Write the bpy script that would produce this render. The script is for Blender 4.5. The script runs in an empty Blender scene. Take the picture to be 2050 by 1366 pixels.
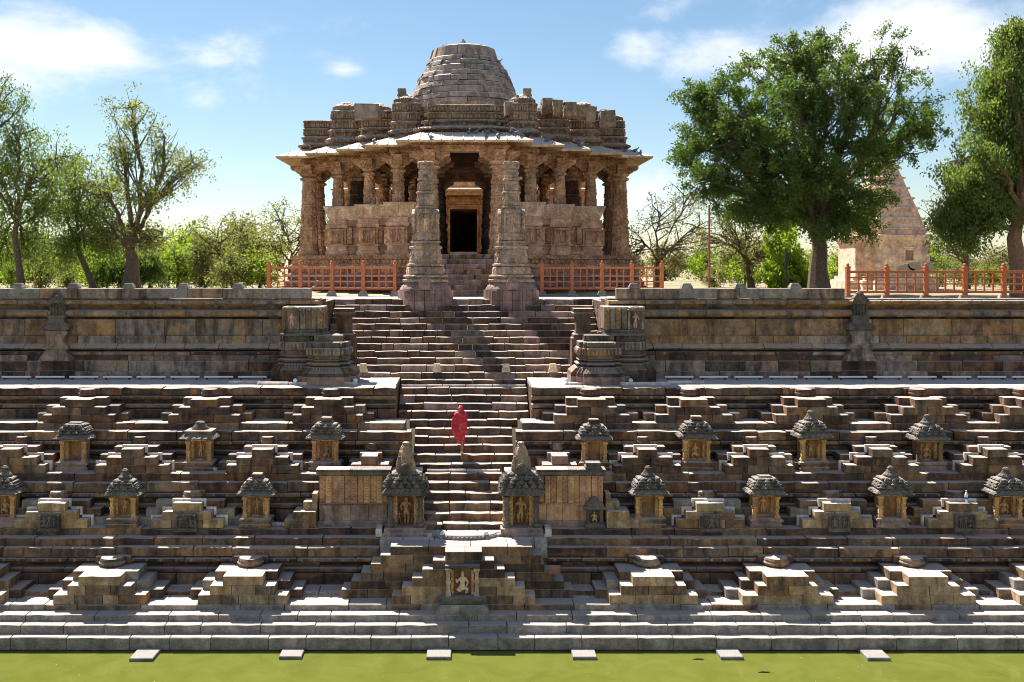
import bpy, bmesh, math, random
import numpy as np
from mathutils import Vector, Matrix
R = math.radians
rnd = random.Random(11)

# ------------------------------------------------------------------ camera, sky, sun, exposure
sc = bpy.context.scene
COL = sc.collection
F = 1970.0                     # focal length in photo pixels
ZC = 10.6                      # eye height over the water (water is z = 0)
cd = bpy.data.cameras.new('camera'); cam = bpy.data.objects.new('camera', cd); COL.objects.link(cam)
cam.location = (0, 0, ZC); cam.rotation_euler = (R(90), 0, 0)
cd.sensor_width = 36; cd.lens = 36 * F / 2050.0
cd.shift_x = 97 / 2050.0; cd.shift_y = -153 / 2050.0
cd.clip_end = 5000
sc.camera = cam

SUN_AZ = R(-33)                # from +Y (view direction) towards -X: the sun stands behind the temple, to its left
SUN_EL = R(56)
sv = Vector((math.sin(SUN_AZ) * math.cos(SUN_EL), math.cos(SUN_AZ) * math.cos(SUN_EL), math.sin(SUN_EL)))
ld = bpy.data.lights.new('sun', 'SUN'); ld.energy = 5.0; ld.angle = R(0.55); ld.color = (1.0, 0.94, 0.84)
sun = bpy.data.objects.new('sun', ld); COL.objects.link(sun)
sun.rotation_euler = (-sv).to_track_quat('-Z', 'Y').to_euler(); sun.location = (-30, 60, 60)

w = bpy.data.worlds.new('World'); sc.world = w; w.use_nodes = True
nt = w.node_tree; N = nt.nodes; L = nt.links
N.clear()
out = N.new('ShaderNodeOutputWorld'); bg = N.new('ShaderNodeBackground')
sky = N.new('ShaderNodeTexSky'); sky.sky_type = 'NISHITA'; sky.sun_disc = False
sky.sun_elevation = SUN_EL; sky.sun_rotation = SUN_AZ
sky.altitude = 100; sky.air_density = 1.0; sky.dust_density = 0.3; sky.ozone_density = 1.2
tc = N.new('ShaderNodeTexCoord')
def wmath(op, a, b=None, c=None, clamp=False):
    n = N.new('ShaderNodeMath'); n.operation = op; n.use_clamp = clamp
    for i, v in enumerate((a, b, c)):
        if v is None: continue
        if isinstance(v, (int, float)): n.inputs[i].default_value = v
        else: L.new(v, n.inputs[i])
    return n.outputs[0]
# clouds: a fair-weather noise field over the whole sky, gathered around a few cloud banks
sep = N.new('ShaderNodeSeparateXYZ'); L.new(tc.outputs['Generated'], sep.inputs[0])
nz = N.new('ShaderNodeTexNoise'); nz.inputs['Scale'].default_value = 7.0; nz.inputs['Detail'].default_value = 9
nz.inputs['Roughness'].default_value = 0.58; nz.inputs['Distortion'].default_value = 0.25
mp = N.new('ShaderNodeMapping'); mp.inputs['Scale'].default_value = (1, 1, 2.1); mp.inputs['Location'].default_value = (0.3, 0.1, 0.4)
L.new(tc.outputs['Generated'], mp.inputs[0]); L.new(mp.outputs[0], nz.inputs[0])
total = None
def px_dir(x, y):
    v = Vector(((x - 928) / F, 1, (530 - y) / F)); v.normalize(); return v
for (x, y, rx, rz, amt) in ((110, 95, 300, 80, 1.1), (420, 190, 130, 42, .8), (690, 140, 60, 22, .5), (1260, 105, 95, 45, .75), (1320, 15, 100, 40, .8),
                            (1500, 90, 200, 85, .85), (1850, 70, 340, 120, 1.1), (2500, 120, 300, 90, 1.0), (-600, 60, 260, 90, 1.0),
                            (1350, 400, 260, 70, .55), (300, 420, 300, 60, .35)):
    d = px_dir(x, y); az = math.atan2(d.x, d.y); 
    a = wmath('SUBTRACT', sep.outputs[0], d.x); a = wmath('DIVIDE', a, rx / F)
    b = wmath('SUBTRACT', sep.outputs[2], d.z); b = wmath('DIVIDE', b, rz / F)
    e = wmath('ADD', wmath('MULTIPLY', a, a), wmath('MULTIPLY', b, b))
    g = wmath('MULTIPLY', wmath('POWER', 2.718, wmath('MULTIPLY', e, -1.0)), amt)
    total = g if total is None else wmath('MAXIMUM', total, g)
front = wmath('GREATER_THAN', sep.outputs[1], 0.0)
total = wmath('MULTIPLY', total, front)
back = wmath('MULTIPLY', wmath('SUBTRACT', 1.0, front), 0.45)
total = wmath('ADD', total, back)
c1 = wmath('ADD', wmath('MULTIPLY', total, 0.55), wmath('MULTIPLY', nz.outputs[0], 1.55))
mr = N.new('ShaderNodeMapRange'); mr.interpolation_type = 'SMOOTHSTEP'
mr.inputs[1].default_value = .92; mr.inputs[2].default_value = 1.42; L.new(c1, mr.inputs[0])
cl = wmath('MULTIPLY', mr.outputs[0], 0.86)
hs = N.new('ShaderNodeHueSaturation'); hs.inputs['Saturation'].default_value = 1.08; hs.inputs['Hue'].default_value = .495; hs.inputs['Value'].default_value = 1.0
L.new(sky.outputs[0], hs.inputs['Color'])
mx = N.new('ShaderNodeMix'); mx.data_type = 'RGBA'
L.new(cl, mx.inputs[0]); L.new(hs.outputs[0], mx.inputs[6]); mx.inputs[7].default_value = (9.0, 9.1, 9.4, 1)
L.new(mx.outputs[2], bg.inputs[0]); bg.inputs[1].default_value = 0.052
L.new(bg.outputs[0], out.inputs[0])

sc.view_settings.view_transform = 'Standard'; sc.view_settings.look = 'None'
sc.view_settings.exposure = 1.32; sc.view_settings.gamma = 1.0
sc.view_settings.use_curve_mapping = False
sc.render.engine = 'CYCLES'
sc.cycles.filter_width = 1.0

# ------------------------------------------------------------------ helpers
def zf(y, d): return ZC - (y - 530.0) * d / F          # height of a photo row at distance d
def xf(x, d): return (x - 928.0) * d / F

def tag(o, label, cat, group=None, kind=None):
    if label: o['label'] = label
    if cat: o['category'] = cat
    if group: o['group'] = group
    if kind: o['kind'] = kind
    return o
def empty(name, loc, label=None, cat=None, group=None, kind=None, rz=0):
    o = bpy.data.objects.new(name, None); COL.objects.link(o)
    o.location = loc; o.rotation_euler = (0, 0, rz); o.empty_display_size = 0.2
    return tag(o, label, cat, group, kind)

class MB:
    """collects faces of one mesh"""
    def __init__(s): s.v = []; s.f = []
    def add(s, vs, fs):
        b = len(s.v); s.v += [tuple(p) for p in vs]; s.f += [tuple(i + b for i in q) for q in fs]
    def box(s, x0, x1, y0, y1, z0, z1, b=0.0):
        if b <= 0:
            s.add([(x0,y0,z0),(x1,y0,z0),(x1,y1,z0),(x0,y1,z0),(x0,y0,z1),(x1,y0,z1),(x1,y1,z1),(x0,y1,z1)],
                  [(0,3,2,1),(4,5,6,7),(0,1,5,4),(1,2,6,5),(2,3,7,6),(3,0,4,7)]); return
        rings = [(z0, b), (z0 + b, 0), (z1 - b, 0), (z1, b)]
        vs = []
        for z, i in rings:
            vs += [(x0+i,y0+b if i==0 else y0+i,z) if False else (x0+i,y0+i,z),(x1-i,y0+i,z),(x1-i,y1-i,z),(x0+i,y1-i,z)]
        fs = [(0,3,2,1),(12,13,14,15)]
        for r in range(3):
            for k in range(4):
                a = r*4+k; c = r*4+(k+1)%4; fs.append((a,c,c+4,a+4))
        s.add(vs, fs)
    def loft(s, rings, cap=True, closed=True):
        n = len(rings[0]); vs = [p for r in rings for p in r]; fs = []
        for r in range(len(rings)-1):
            for k in range(n if closed else n-1):
                a = r*n+k; c = r*n+(k+1)%n; fs.append((a,c,c+n,a+n))
        if cap and closed:
            fs.append(tuple(reversed(range(n)))); fs.append(tuple(range((len(rings)-1)*n, len(rings)*n)))
        s.add(vs, fs)
    def lathe(s, prof, n=8, c=(0,0,0), rot=None, sx=1, sy=1, cap=True):
        rot = math.pi/n if rot is None else rot
        s.loft([[(c[0]+r*sx*math.cos(rot+2*math.pi*k/n), c[1]+r*sy*math.sin(rot+2*math.pi*k/n), c[2]+z) for k in range(n)] for r, z in prof], cap)
    def square(s, prof, c=(0,0,0), sx=1, sy=1):
        s.loft([[(c[0]-r*sx,c[1]-r*sy,c[2]+z),(c[0]+r*sx,c[1]-r*sy,c[2]+z),(c[0]+r*sx,c[1]+r*sy,c[2]+z),(c[0]-r*sx,c[1]+r*sy,c[2]+z)] for r, z in prof])
    def cross(s, prof, c=(0,0,0), k=0.72, sx=1, sy=1):
        """square with stepped corners (pancharatha plan)"""
        rings = []
        for r, z in prof:
            a = r*k; m = r*(k+1)/2; q = r*(0.5*(1+k)) 
            pts = [(-a,-r),(a,-r),(a,-m),(m,-m),(m,-a),(r,-a),(r,a),(m,a),(m,m),(a,m),(a,r),(-a,r),(-a,m),(-m,m),(-m,a),(-r,a),(-r,-a),(-m,-a),(-m,-m),(-a,-m)]
            rings.append([(c[0]+x*sx, c[1]+y*sy, c[2]+z) for x, y in pts])
        s.loft(rings)
    def tube(s, pts, rad, n=6):
        rings = []
        for i, p in enumerate(pts):
            p = Vector(p)
            t = (Vector(pts[min(i+1,len(pts)-1)]) - Vector(pts[max(i-1,0)]))
            t = t.normalized() if t.length > 1e-6 else Vector((0,0,1))
            u = t.cross(Vector((0,0,1))) if abs(t.z) < .9 else t.cross(Vector((1,0,0)))
            u.normalize(); v = t.cross(u); r = rad[i] if isinstance(rad, (list, tuple)) else rad
            rings.append([tuple(p + (u*math.cos(2*math.pi*k/n) + v*math.sin(2*math.pi*k/n))*r) for k in range(n)])
        s.loft(rings)
    def ball(s, c, rx, ry, rz, n=10, m=6):
        rings = []
        for j in range(m+1):
            a = -math.pi/2 + math.pi*j/m; q = max(math.cos(a), .02)
            rings.append([(c[0]+rx*q*math.cos(2*math.pi*k/n), c[1]+ry*q*math.sin(2*math.pi*k/n), c[2]+rz*math.sin(a)) for k in range(n)])
        s.loft(rings)
    def mesh(s, name, mat, smooth=False):
        me = bpy.data.meshes.new(name); me.from_pydata(s.v, [], s.f); 
        if mat: me.materials.append(mat)
        if smooth: me.polygons.foreach_set('use_smooth', [True]*len(me.polygons))
        me.update(); return me
    def build(s, name, mat, parent=None, loc=None, smooth=False, kind=None, fix=False):
        me = s.mesh(name, mat, smooth)
        if fix:
            bm = bmesh.new(); bm.from_mesh(me); bmesh.ops.recalc_face_normals(bm, faces=bm.faces); bm.to_mesh(me); bm.free()
        return put(name, me, parent, loc, kind)
def put(name, me, parent=None, loc=None, kind=None, rz=0, scale=None):
    o = bpy.data.objects.new(name, me); COL.objects.link(o)
    if parent: o.parent = parent
    if loc: o.location = loc
    if rz: o.rotation_euler = (0,0,rz)
    if scale: o.scale = scale
    if kind: o['kind'] = kind
    return o
def copy_tree(o, parent=None):
    c = o.copy(); COL.objects.link(c); c.parent = parent
    for ch in o.children: copy_tree(ch, c)
    return c

# a stone cut along X with a cross-section (y, z); worn, wavy front-top edge
def stone(parent, name, xa, xb, prof, mat, bev=.018, wear=0.0, jy=.012, jz=.008, edge=None):
    dy = rnd.uniform(-jy, jy); dz = rnd.uniform(-jz, jz); tilt = rnd.uniform(-jz, jz)*.8
    cy = sum(p[0] for p in prof)/len(prof); cz = sum(p[1] for p in prof)/len(prof)
    ln = xb - xa
    seg = max(1, min(7, int(ln/.32))) if wear > 0 else 1
    xs = [xa + ln*i/seg for i in range(seg+1)]
    xs = [xa+.006] + [xa+bev] + xs[1:-1] + [xb-bev] + [xb-.006]
    rings = []
    for i, x in enumerate(xs):
        endr = (i == 0 or i == len(xs)-1)
        ring = []
        for j, (y, z) in enumerate(prof):
            zz = z; yy = y
            if endr:
                yy += (bev if y < cy else -bev)*.8; zz += (bev if z < cz else -bev)*.8
            if wear > 0 and edge and j in edge:
                wv = abs(rnd.gauss(0, wear)) * (1.8 if endr else 1)
                yy += wv*(.9 if edge[j] == 'f' else .3); zz -= wv*(.35 if edge[j] == 'f' else .8)
            ring.append((x, yy+dy, zz+dz+tilt*((x-xa)/max(ln,.01)-.5)))
        rings.append(ring)
    m = MB(); m.loft(rings)
    return m.build(name, mat, parent)

def block_prof(yf, yb, z0, z1, c=.02):
    """front/back, bottom/top with a chamfered front-top edge; indices 1 and 2 are the worn edge"""
    return [(yf, z0), (yf, z1-c), (yf+c, z1), (yb, z1), (yb, z0)]
EDGE = {1: 'f', 2: 't'}
def course(parent, name, x0, x1, prof, mat, lmin=.6, lmax=1.5, wear=0.0, jy=.012, jz=.008, edge=None, bev=.018):
    x = x0
    mats = mat if isinstance(mat, (list, tuple)) else [mat]
    while x < x1 - .02:
        ln = rnd.uniform(lmin, lmax)
        xb = x + ln
        if x1 - xb < lmin*.6: xb = x1
        stone(parent, name, x, xb, prof, rnd.choice(mats), wear=wear, jy=jy, jz=jz, edge=edge, bev=bev)
        x = xb

# skin-modifier figures
def skin_mesh(name, joints, bones, mat, sub=1):
    me = bpy.data.meshes.new(name + '_skeleton')
    keys = list(joints); idx = {k: i for i, k in enumerate(keys)}
    me.from_pydata([joints[k][0] for k in keys], [(idx[a], idx[b]) for a, b in bones], [])
    o = bpy.data.objects.new(name + '_skeleton', me); COL.objects.link(o)
    m = o.modifiers.new('s', 'SKIN'); m.use_smooth_shade = True
    for k in keys:
        sv_ = me.skin_vertices[0].data[idx[k]]; r = joints[k][1]
        sv_.radius = r if isinstance(r, tuple) else (r, r); sv_.use_root = (k == keys[0])
    s_ = o.modifiers.new('u', 'SUBSURF'); s_.levels = sub; s_.render_levels = sub
    dg = bpy.context.evaluated_depsgraph_get(); dg.update()
    res = bpy.data.meshes.new_from_object(o.evaluated_get(dg)); res.name = name
    res.materials.clear(); res.materials.append(mat)
    res.polygons.foreach_set('use_smooth', [True]*len(res.polygons))
    bpy.data.objects.remove(o); bpy.data.meshes.remove(me)
    return res
# ------------------------------------------------------------------ materials
def new_mat(name):
    m = bpy.data.materials.new(name); m.use_nodes = True
    return m, m.node_tree.nodes, m.node_tree.links, m.node_tree.nodes['Principled BSDF']
def ramp(N, stops, interp='LINEAR'):
    r = N.new('ShaderNodeValToRGB'); r.color_ramp.interpolation = interp
    e = r.color_ramp.elements
    while len(e) < len(stops): e.new(0.5)
    for i, (p, c) in enumerate(stops):
        e[i].position = p; e[i].color = (c[0], c[1], c[2], 1) if not isinstance(c, (int, float)) else (c, c, c, 1)
    return r
def noise(N, L, vec, scale, detail=4, rough=.55, dist=0.0):
    n = N.new('ShaderNodeTexNoise'); n.inputs['Scale'].default_value = scale; n.inputs['Detail'].default_value = detail
    n.inputs['Roughness'].default_value = rough; n.inputs['Distortion'].default_value = dist
    L.new(vec, n.inputs['Vector']); return n.outputs[0]
def mixc(N, L, fac, a, b, mode='MIX'):
    m = N.new('ShaderNodeMix'); m.data_type = 'RGBA'; m.blend_type = mode
    for sock, v in ((m.inputs[0], fac), (m.inputs[6], a), (m.inputs[7], b)):
        if isinstance(v, (int, float)): sock.default_value = v
        elif isinstance(v, tuple): sock.default_value = (v[0], v[1], v[2], 1)
        else: L.new(v, sock)
    return m.outputs[2]
def mth(N, L, op, a, b=None, clamp=False):
    n = N.new('ShaderNodeMath'); n.operation = op; n.use_clamp = clamp
    for i, v in enumerate((a, b)):
        if v is None: continue
        if isinstance(v, (int, float)): n.inputs[i].default_value = v
        else: L.new(v, n.inputs[i])
    return n.outputs[0]

def stone_mat(name, palette, patch=(.32,.17,.07), patch_amt=.5, stain=.6, stain_col=(.022,.019,.018), lime=.25, dust=(.36,.32,.30), dust_amt=.55,
              carve=0.0, carve_scale=9.0, bump=.5, rough=.9, fine=1.0, mott=.38):
    m, N, L, B = new_mat(name)
    geo = N.new('ShaderNodeNewGeometry'); oi = N.new('ShaderNodeObjectInfo')
    pos = geo.outputs['Position']
    k = len(palette); mean = [sum(c[i] for c in palette)/k for i in range(3)]
    palette = [tuple(.58*c[i]+.42*mean[i] for i in range(3)) for c in palette]
    pal = ramp(N, [((i+.0)/k, c) for i, c in enumerate(palette)], 'CONSTANT')
    L.new(oi.outputs['Random'], pal.inputs[0])
    col = pal.outputs[0]
    # sandstone bedding and mottling
    n1 = noise(N, L, pos, 2.3, 7, .62, .4)
    r1 = ramp(N, [(.30, .55), (.5, 1.0), (.70, 1.5)]); L.new(n1, r1.inputs[0])
    col = mixc(N, L, 1.0, col, r1.outputs[0], 'MULTIPLY')
    mp = N.new('ShaderNodeMapping'); mp.inputs['Scale'].default_value = (.55, .55, 1.5); L.new(pos, mp.inputs[0])
    off = N.new('ShaderNodeVectorMath'); off.operation = 'ADD'; L.new(mp.outputs[0], off.inputs[0])
    cmb = N.new('ShaderNodeCombineXYZ'); q = mth(N, L, 'MULTIPLY', oi.outputs['Random'], 37.0); L.new(q, cmb.inputs[0]); L.new(cmb.outputs[0], off.inputs[1])
    n2 = noise(N, L, off.outputs[0], 1.3, 5, .6, .8)
    r2 = ramp(N, [(.48, 0.0), (.64, 1.0)]); L.new(n2, r2.inputs[0])
    col = mixc(N, L, mth(N, L, 'MULTIPLY', r2.outputs[0], patch_amt), col, patch)
    # lichen / soot in streaks that run down
    mp3 = N.new('ShaderNodeMapping'); mp3.inputs['Scale'].default_value = (1.7, 1.7, .38); L.new(pos, mp3.inputs[0])
    n3 = noise(N, L, mp3.outputs[0], 1.7, 8, .68, .3)
    r3 = ramp(N, [(.44, 0.0), (.62, 1.0)]); L.new(n3, r3.inputs[0])
    col = mixc(N, L, mth(N, L, 'MULTIPLY', r3.outputs[0], stain), col, stain_col)
    # lime and bird lime streaks
    mp4 = N.new('ShaderNodeMapping'); mp4.inputs['Scale'].default_value = (3.6, 3.6, .6); mp4.inputs['Location'].default_value = (7, 3, 9); L.new(pos, mp4.inputs[0])
    n4 = noise(N, L, mp4.outputs[0], 1.6, 6, .7)
    r4 = ramp(N, [(.60, 0.0), (.74, 1.0)]); L.new(n4, r4.inputs[0])
    col = mixc(N, L, mth(N, L, 'MULTIPLY', r4.outputs[0], lime), col, (.52,.48,.43))
    # fine speckle
    n5 = noise(N, L, pos, 26.0, 4, .75)
    r5 = ramp(N, [(.3, .62), (.5, 1.0), (.75, 1.4)]); L.new(n5, r5.inputs[0])
    col = mixc(N, L, .75*fine, col, r5.outputs[0], 'MULTIPLY')
    n6 = noise(N, L, pos, 7.0, 6, .7, .3)
    r6 = ramp(N, [(.34, .35), (.5, 1.0), (.66, 1.55)]); L.new(n6, r6.inputs[0])
    col = mixc(N, L, mott, col, r6.outputs[0], 'MULTIPLY')
    # trodden, dusty upper faces
    sx = N.new('ShaderNodeSeparateXYZ'); L.new(geo.outputs['Normal'], sx.inputs[0])
    up = mth(N, L, 'MULTIPLY', mth(N, L, 'SUBTRACT', sx.outputs[2], .55), 2.6, True)
    col = mixc(N, L, mth(N, L, 'MULTIPLY', up, dust_amt), col, mixc(N, L, .6, dust, r5.outputs[0], 'MULTIPLY'))
    L.new(col, B.inputs['Base Color']); B.inputs['Roughness'].default_value = rough
    B.inputs['Specular IOR Level'].default_value = .22
    # relief
    h = mth(N, L, 'ADD', mth(N, L, 'MULTIPLY', n1, .5), mth(N, L, 'MULTIPLY', n5, .22))
    if carve > 0:
        v = N.new('ShaderNodeTexVoronoi'); v.feature = 'F1'; v.inputs['Scale'].default_value = carve_scale; L.new(pos, v.inputs['Vector'])
        v2 = N.new('ShaderNodeTexVoronoi'); v2.feature = 'DISTANCE_TO_EDGE'; v2.inputs['Scale'].default_value = carve_scale*.55; L.new(pos, v2.inputs['Vector'])
        e2 = ramp(N, [(.0, 0.0), (.12, 1.0)]); L.new(v2.outputs['Distance'], e2.inputs[0])
        h = mth(N, L, 'ADD', h, mth(N, L, 'MULTIPLY', v.outputs['Distance'], -1.1*carve))
        h = mth(N, L, 'ADD', h, mth(N, L, 'MULTIPLY', e2.outputs[0], .45*carve))
    bp = N.new('ShaderNodeBump'); bp.inputs['Strength'].default_value = bump; bp.inputs['Distance'].default_value = .16 if carve > 0 else .07
    L.new(h, bp.inputs['Height']); L.new(bp.outputs[0], B.inputs['Normal'])
    return m
def plain_mat(name, col, rough=.6, var=.25, scale=12, metal=0, bump=.15):
    m, N, L, B = new_mat(name)
    geo = N.new('ShaderNodeNewGeometry')
    n = noise(N, L, geo.outputs['Position'], scale, 5, .6)
    r = ramp(N, [(.3, 1-var), (.7, 1+var)]); L.new(n, r.inputs[0])
    c = mixc(N, L, 1.0, col, r.outputs[0], 'MULTIPLY')
    L.new(c, B.inputs['Base Color']); B.inputs['Roughness'].default_value = rough; B.inputs['Metallic'].default_value = metal
    bp = N.new('ShaderNodeBump'); bp.inputs['Strength'].default_value = bump; bp.inputs['Distance'].default_value = .02
    L.new(n, bp.inputs['Height']); L.new(bp.outputs[0], B.inputs['Normal'])
    return m

M = {}
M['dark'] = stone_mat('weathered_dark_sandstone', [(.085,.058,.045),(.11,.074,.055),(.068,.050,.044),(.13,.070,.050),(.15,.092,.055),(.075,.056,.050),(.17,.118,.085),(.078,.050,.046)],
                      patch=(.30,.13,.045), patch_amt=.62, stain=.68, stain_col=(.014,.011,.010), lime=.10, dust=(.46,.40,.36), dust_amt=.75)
M['mid'] = stone_mat('weathered_brown_sandstone', [(.21,.142,.095),(.165,.112,.080),(.26,.168,.095),(.21,.115,.078),(.28,.200,.130),(.145,.105,.082)],
                     patch=(.40,.19,.065), patch_amt=.65, stain=.7, stain_col=(.016,.013,.011), lime=.12, dust=(.50,.44,.39), dust_amt=.75)
M['tan'] = stone_mat('tan_sandstone', [(.45,.295,.175),(.38,.255,.16),(.48,.325,.185),(.33,.235,.165),(.41,.29,.20),(.52,.33,.14)],
                     patch=(.42,.22,.08), patch_amt=.35, stain=.55, stain_col=(.03,.024,.02), lime=.12, dust=(.56,.51,.45), dust_amt=.8)
M['grey'] = stone_mat('grey_step_stone', [(.28,.23,.195),(.31,.26,.22),(.245,.21,.185),(.275,.235,.205),(.29,.23,.19)],
                      patch=(.25,.26,.24), patch_amt=.3, stain=.4, stain_col=(.07,.06,.055), lime=.15, dust=(.40,.36,.335), dust_amt=.8)
M['wall'] = stone_mat('retaining_wall_stone', [(.27,.22,.185),(.21,.175,.155),(.32,.25,.195),(.24,.165,.135),(.36,.295,.24),(.17,.145,.135),(.28,.20,.145)],
                      patch=(.42,.225,.085), patch_amt=.6, stain=.72, stain_col=(.018,.015,.014), lime=.55, dust=(.46,.42,.39), dust_amt=.7)
M['walltan'] = stone_mat('ochre_wall_stone', [(.30,.19,.11),(.27,.145,.085),(.35,.225,.12),(.22,.14,.10),(.39,.275,.165)],
                      patch=(.46,.23,.075), patch_amt=.65, stain=.55, lime=.4, dust=(.46,.42,.39), dust_amt=.7)
M['temple'] = stone_mat('carved_temple_sandstone', [(.68,.41,.255),(.62,.36,.225),(.71,.445,.285),(.56,.325,.21),(.65,.41,.27)],
                      patch=(.36,.19,.10), patch_amt=.5, stain=.34, stain_col=(.10,.058,.036), lime=.15, dust=(.58,.49,.41), dust_amt=.5, carve=.9, carve_scale=7.5, bump=.75, mott=.28)
M['temple_plain'] = stone_mat('plain_temple_sandstone', [(.68,.425,.275),(.62,.375,.255),(.72,.475,.325),(.54,.335,.24),(.58,.345,.285)],
                      patch=(.40,.215,.12), patch_amt=.45, stain=.3, stain_col=(.10,.06,.04), lime=.15, dust=(.58,.52,.45), dust_amt=.5, bump=.6, mott=.25)
M['seat'] = stone_mat('pale_seat_back_stone', [(.78,.59,.46),(.71,.52,.40),(.82,.64,.51),(.73,.51,.33)],
                      patch=(.50,.30,.14), patch_amt=.4, stain=.16, stain_col=(.16,.11,.07), lime=.2, dust=(.62,.55,.48), dust_amt=.4, carve=.4, carve_scale=9, bump=.6, mott=.2)
M['roof'] = stone_mat('weathered_roof_stone', [(.40,.28,.20),(.35,.25,.18),(.45,.31,.21),(.30,.22,.17),(.38,.275,.205)],
                      patch=(.46,.28,.15), patch_amt=.4, stain=.55, stain_col=(.045,.036,.03), lime=.25, dust=(.56,.51,.47), dust_amt=.8, carve=.9, carve_scale=6.5, bump=.75, mott=.3)
M['dome'] = stone_mat('grey_dome_stone', [(.33,.255,.215),(.28,.22,.19),(.38,.295,.25),(.30,.225,.18),(.25,.205,.18)],
                      patch=(.44,.28,.20), patch_amt=.35, stain=.5, stain_col=(.055,.046,.04), lime=.45, dust=(.68,.64,.61), dust_amt=.95, bump=.7, mott=.3)
M['eave'] = stone_mat('eave_slab_stone', [(.62,.45,.29),(.58,.41,.27),(.65,.48,.32)], patch=(.52,.32,.16), patch_amt=.4, stain=.12, lime=.2,
                      dust=(.52,.49,.46), dust_amt=.9, bump=.5, mott=.3)
M['ochre'] = stone_mat('ochre_carved_sandstone', [(.72,.42,.17),(.64,.36,.15),(.70,.39,.18),(.60,.32,.17),(.76,.47,.21)],
                      patch=(.42,.20,.13), patch_amt=.4, stain=.24, stain_col=(.10,.06,.04), lime=.08, dust=(.5,.42,.33), dust_amt=.4, carve=.7, carve_scale=11, bump=.7, mott=.25)
M['soot'] = stone_mat('blackened_carved_stone', [(.135,.112,.098),(.11,.095,.086),(.17,.138,.115),(.15,.118,.094)],
                      patch=(.28,.20,.12), patch_amt=.3, stain=.45, lime=.3, dust=(.36,.33,.305), dust_amt=.6, carve=.35, carve_scale=13, bump=.6, mott=.3)
M['pillar'] = stone_mat('lichened_pillar_stone', [(.63,.445,.335),(.60,.425,.32)], patch=(.58,.36,.18), patch_amt=.45, stain=.5, stain_col=(.085,.07,.062), lime=.35,
                      dust=(.56,.51,.46), dust_amt=.6, carve=.9, carve_scale=8, bump=.75, mott=.3)
M['pale'] = stone_mat('pale_pink_trim_stone', [(.64,.55,.51),(.67,.59,.55),(.60,.52,.48)], patch=(.46,.38,.34), patch_amt=.3, stain=.18, stain_col=(.2,.17,.16), lime=.1,
                      dust=(.62,.57,.54), dust_amt=.5, bump=.25, mott=.15)
M['cream'] = stone_mat('cream_cut_stone', [(.70,.57,.40),(.68,.55,.39)], patch=(.6,.45,.3), patch_amt=.2, stain=.1, stain_col=(.3,.22,.15), lime=.1, dust=(.7,.6,.48), dust_amt=.5, bump=.2, mott=.15)
M['paving'] = stone_mat('paving_slab_stone', [(.36,.33,.31),(.33,.30,.285),(.39,.35,.33),(.35,.31,.29)], patch=(.40,.36,.31), patch_amt=.3, stain=.2, lime=.2,
                      dust=(.50,.46,.43), dust_amt=.8, bump=.35, mott=.3)
M['panel'] = stone_mat('ochre_panel_slab', [(.72,.43,.20),(.64,.36,.19),(.68,.40,.21),(.58,.31,.20),(.56,.29,.21)],
                      patch=(.44,.21,.14), patch_amt=.4, stain=.3, stain_col=(.10,.06,.04), lime=.08, dust=(.5,.42,.33), dust_amt=.4, bump=.4, mott=.25)
M['slab'] = stone_mat('wet_grey_slab', [(.22,.20,.185),(.20,.185,.17)], patch=(.2,.2,.17), patch_amt=.3, stain=.3, lime=.1, dust=(.27,.25,.235), dust_amt=.8, bump=.3, mott=.35)
M['niche'] = stone_mat('reddish_niche_stone', [(.36,.19,.10),(.32,.165,.095),(.40,.215,.11)], patch=(.45,.24,.11), patch_amt=.4, stain=.35, lime=.1, dust=(.4,.3,.24), dust_amt=.5, mott=.3)
M['red'] = stone_mat('red_sandstone', [(.30,.13,.10),(.28,.12,.10)], patch=(.36,.18,.13), patch_amt=.3, stain=.25, lime=.1, dust=(.42,.34,.31), dust_amt=.6)
M['base'] = stone_mat('purple_base_stone', [(.30,.20,.175),(.27,.18,.165),(.34,.23,.18),(.25,.165,.16)], patch=(.40,.25,.14), patch_amt=.45, stain=.45, lime=.2, dust=(.42,.36,.33), dust_amt=.6)
M['pink'] = stone_mat('pink_plaster', [(.80,.57,.44),(.80,.57,.44)], patch=(.48,.34,.29), patch_amt=.25, stain=.10, stain_col=(.3,.22,.19), lime=.15, dust=(.6,.45,.37), dust_amt=.4, bump=.3)
M['peel'] = plain_mat('bare_mauve_render', (.44,.33,.30), .9, .3, 6)
M['fence'] = plain_mat('orange_painted_wood', (.43,.115,.035), .55, .18, 9)
M['white'] = plain_mat('white_enamel', (.82,.83,.84), .4, .05)
M['lens'] = plain_mat('pale_blue_lamp_glass', (.52,.68,.76), .25, .1)
M['cable'] = plain_mat('black_rubber', (.03,.03,.035), .6, .1)
M['pole'] = plain_mat('rusty_brown_paint', (.23,.085,.05), .6, .3)
M['bird'] = plain_mat('pigeon_grey', (.13,.15,.19), .7, .35, 30)
M['bark'] = plain_mat('tree_bark', (.115,.085,.06), .95, .5, 14, bump=.8)
M['bark_red'] = plain_mat('orange_brown_bark', (.26,.15,.09), .95, .4, 14, bump=.8)  # orange-brown bark colour for the drooping tree's trunk
M['skin'] = plain_mat('skin', (.30,.16,.10), .5, .08)
M['gold'] = plain_mat('tan_sandal', (.55,.40,.22), .5, .1)
M['plastic'] = plain_mat('clear_plastic', (.75,.78,.82), .2, .05)
M['blue'] = plain_mat('blue_label', (.10,.13,.45), .4, .05)
M['flag'] = plain_mat('saffron_cloth', (.70,.12,.04), .8, .15)
M['twig'] = plain_mat('dry_leaf', (.10,.07,.03), .8, .3)

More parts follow.
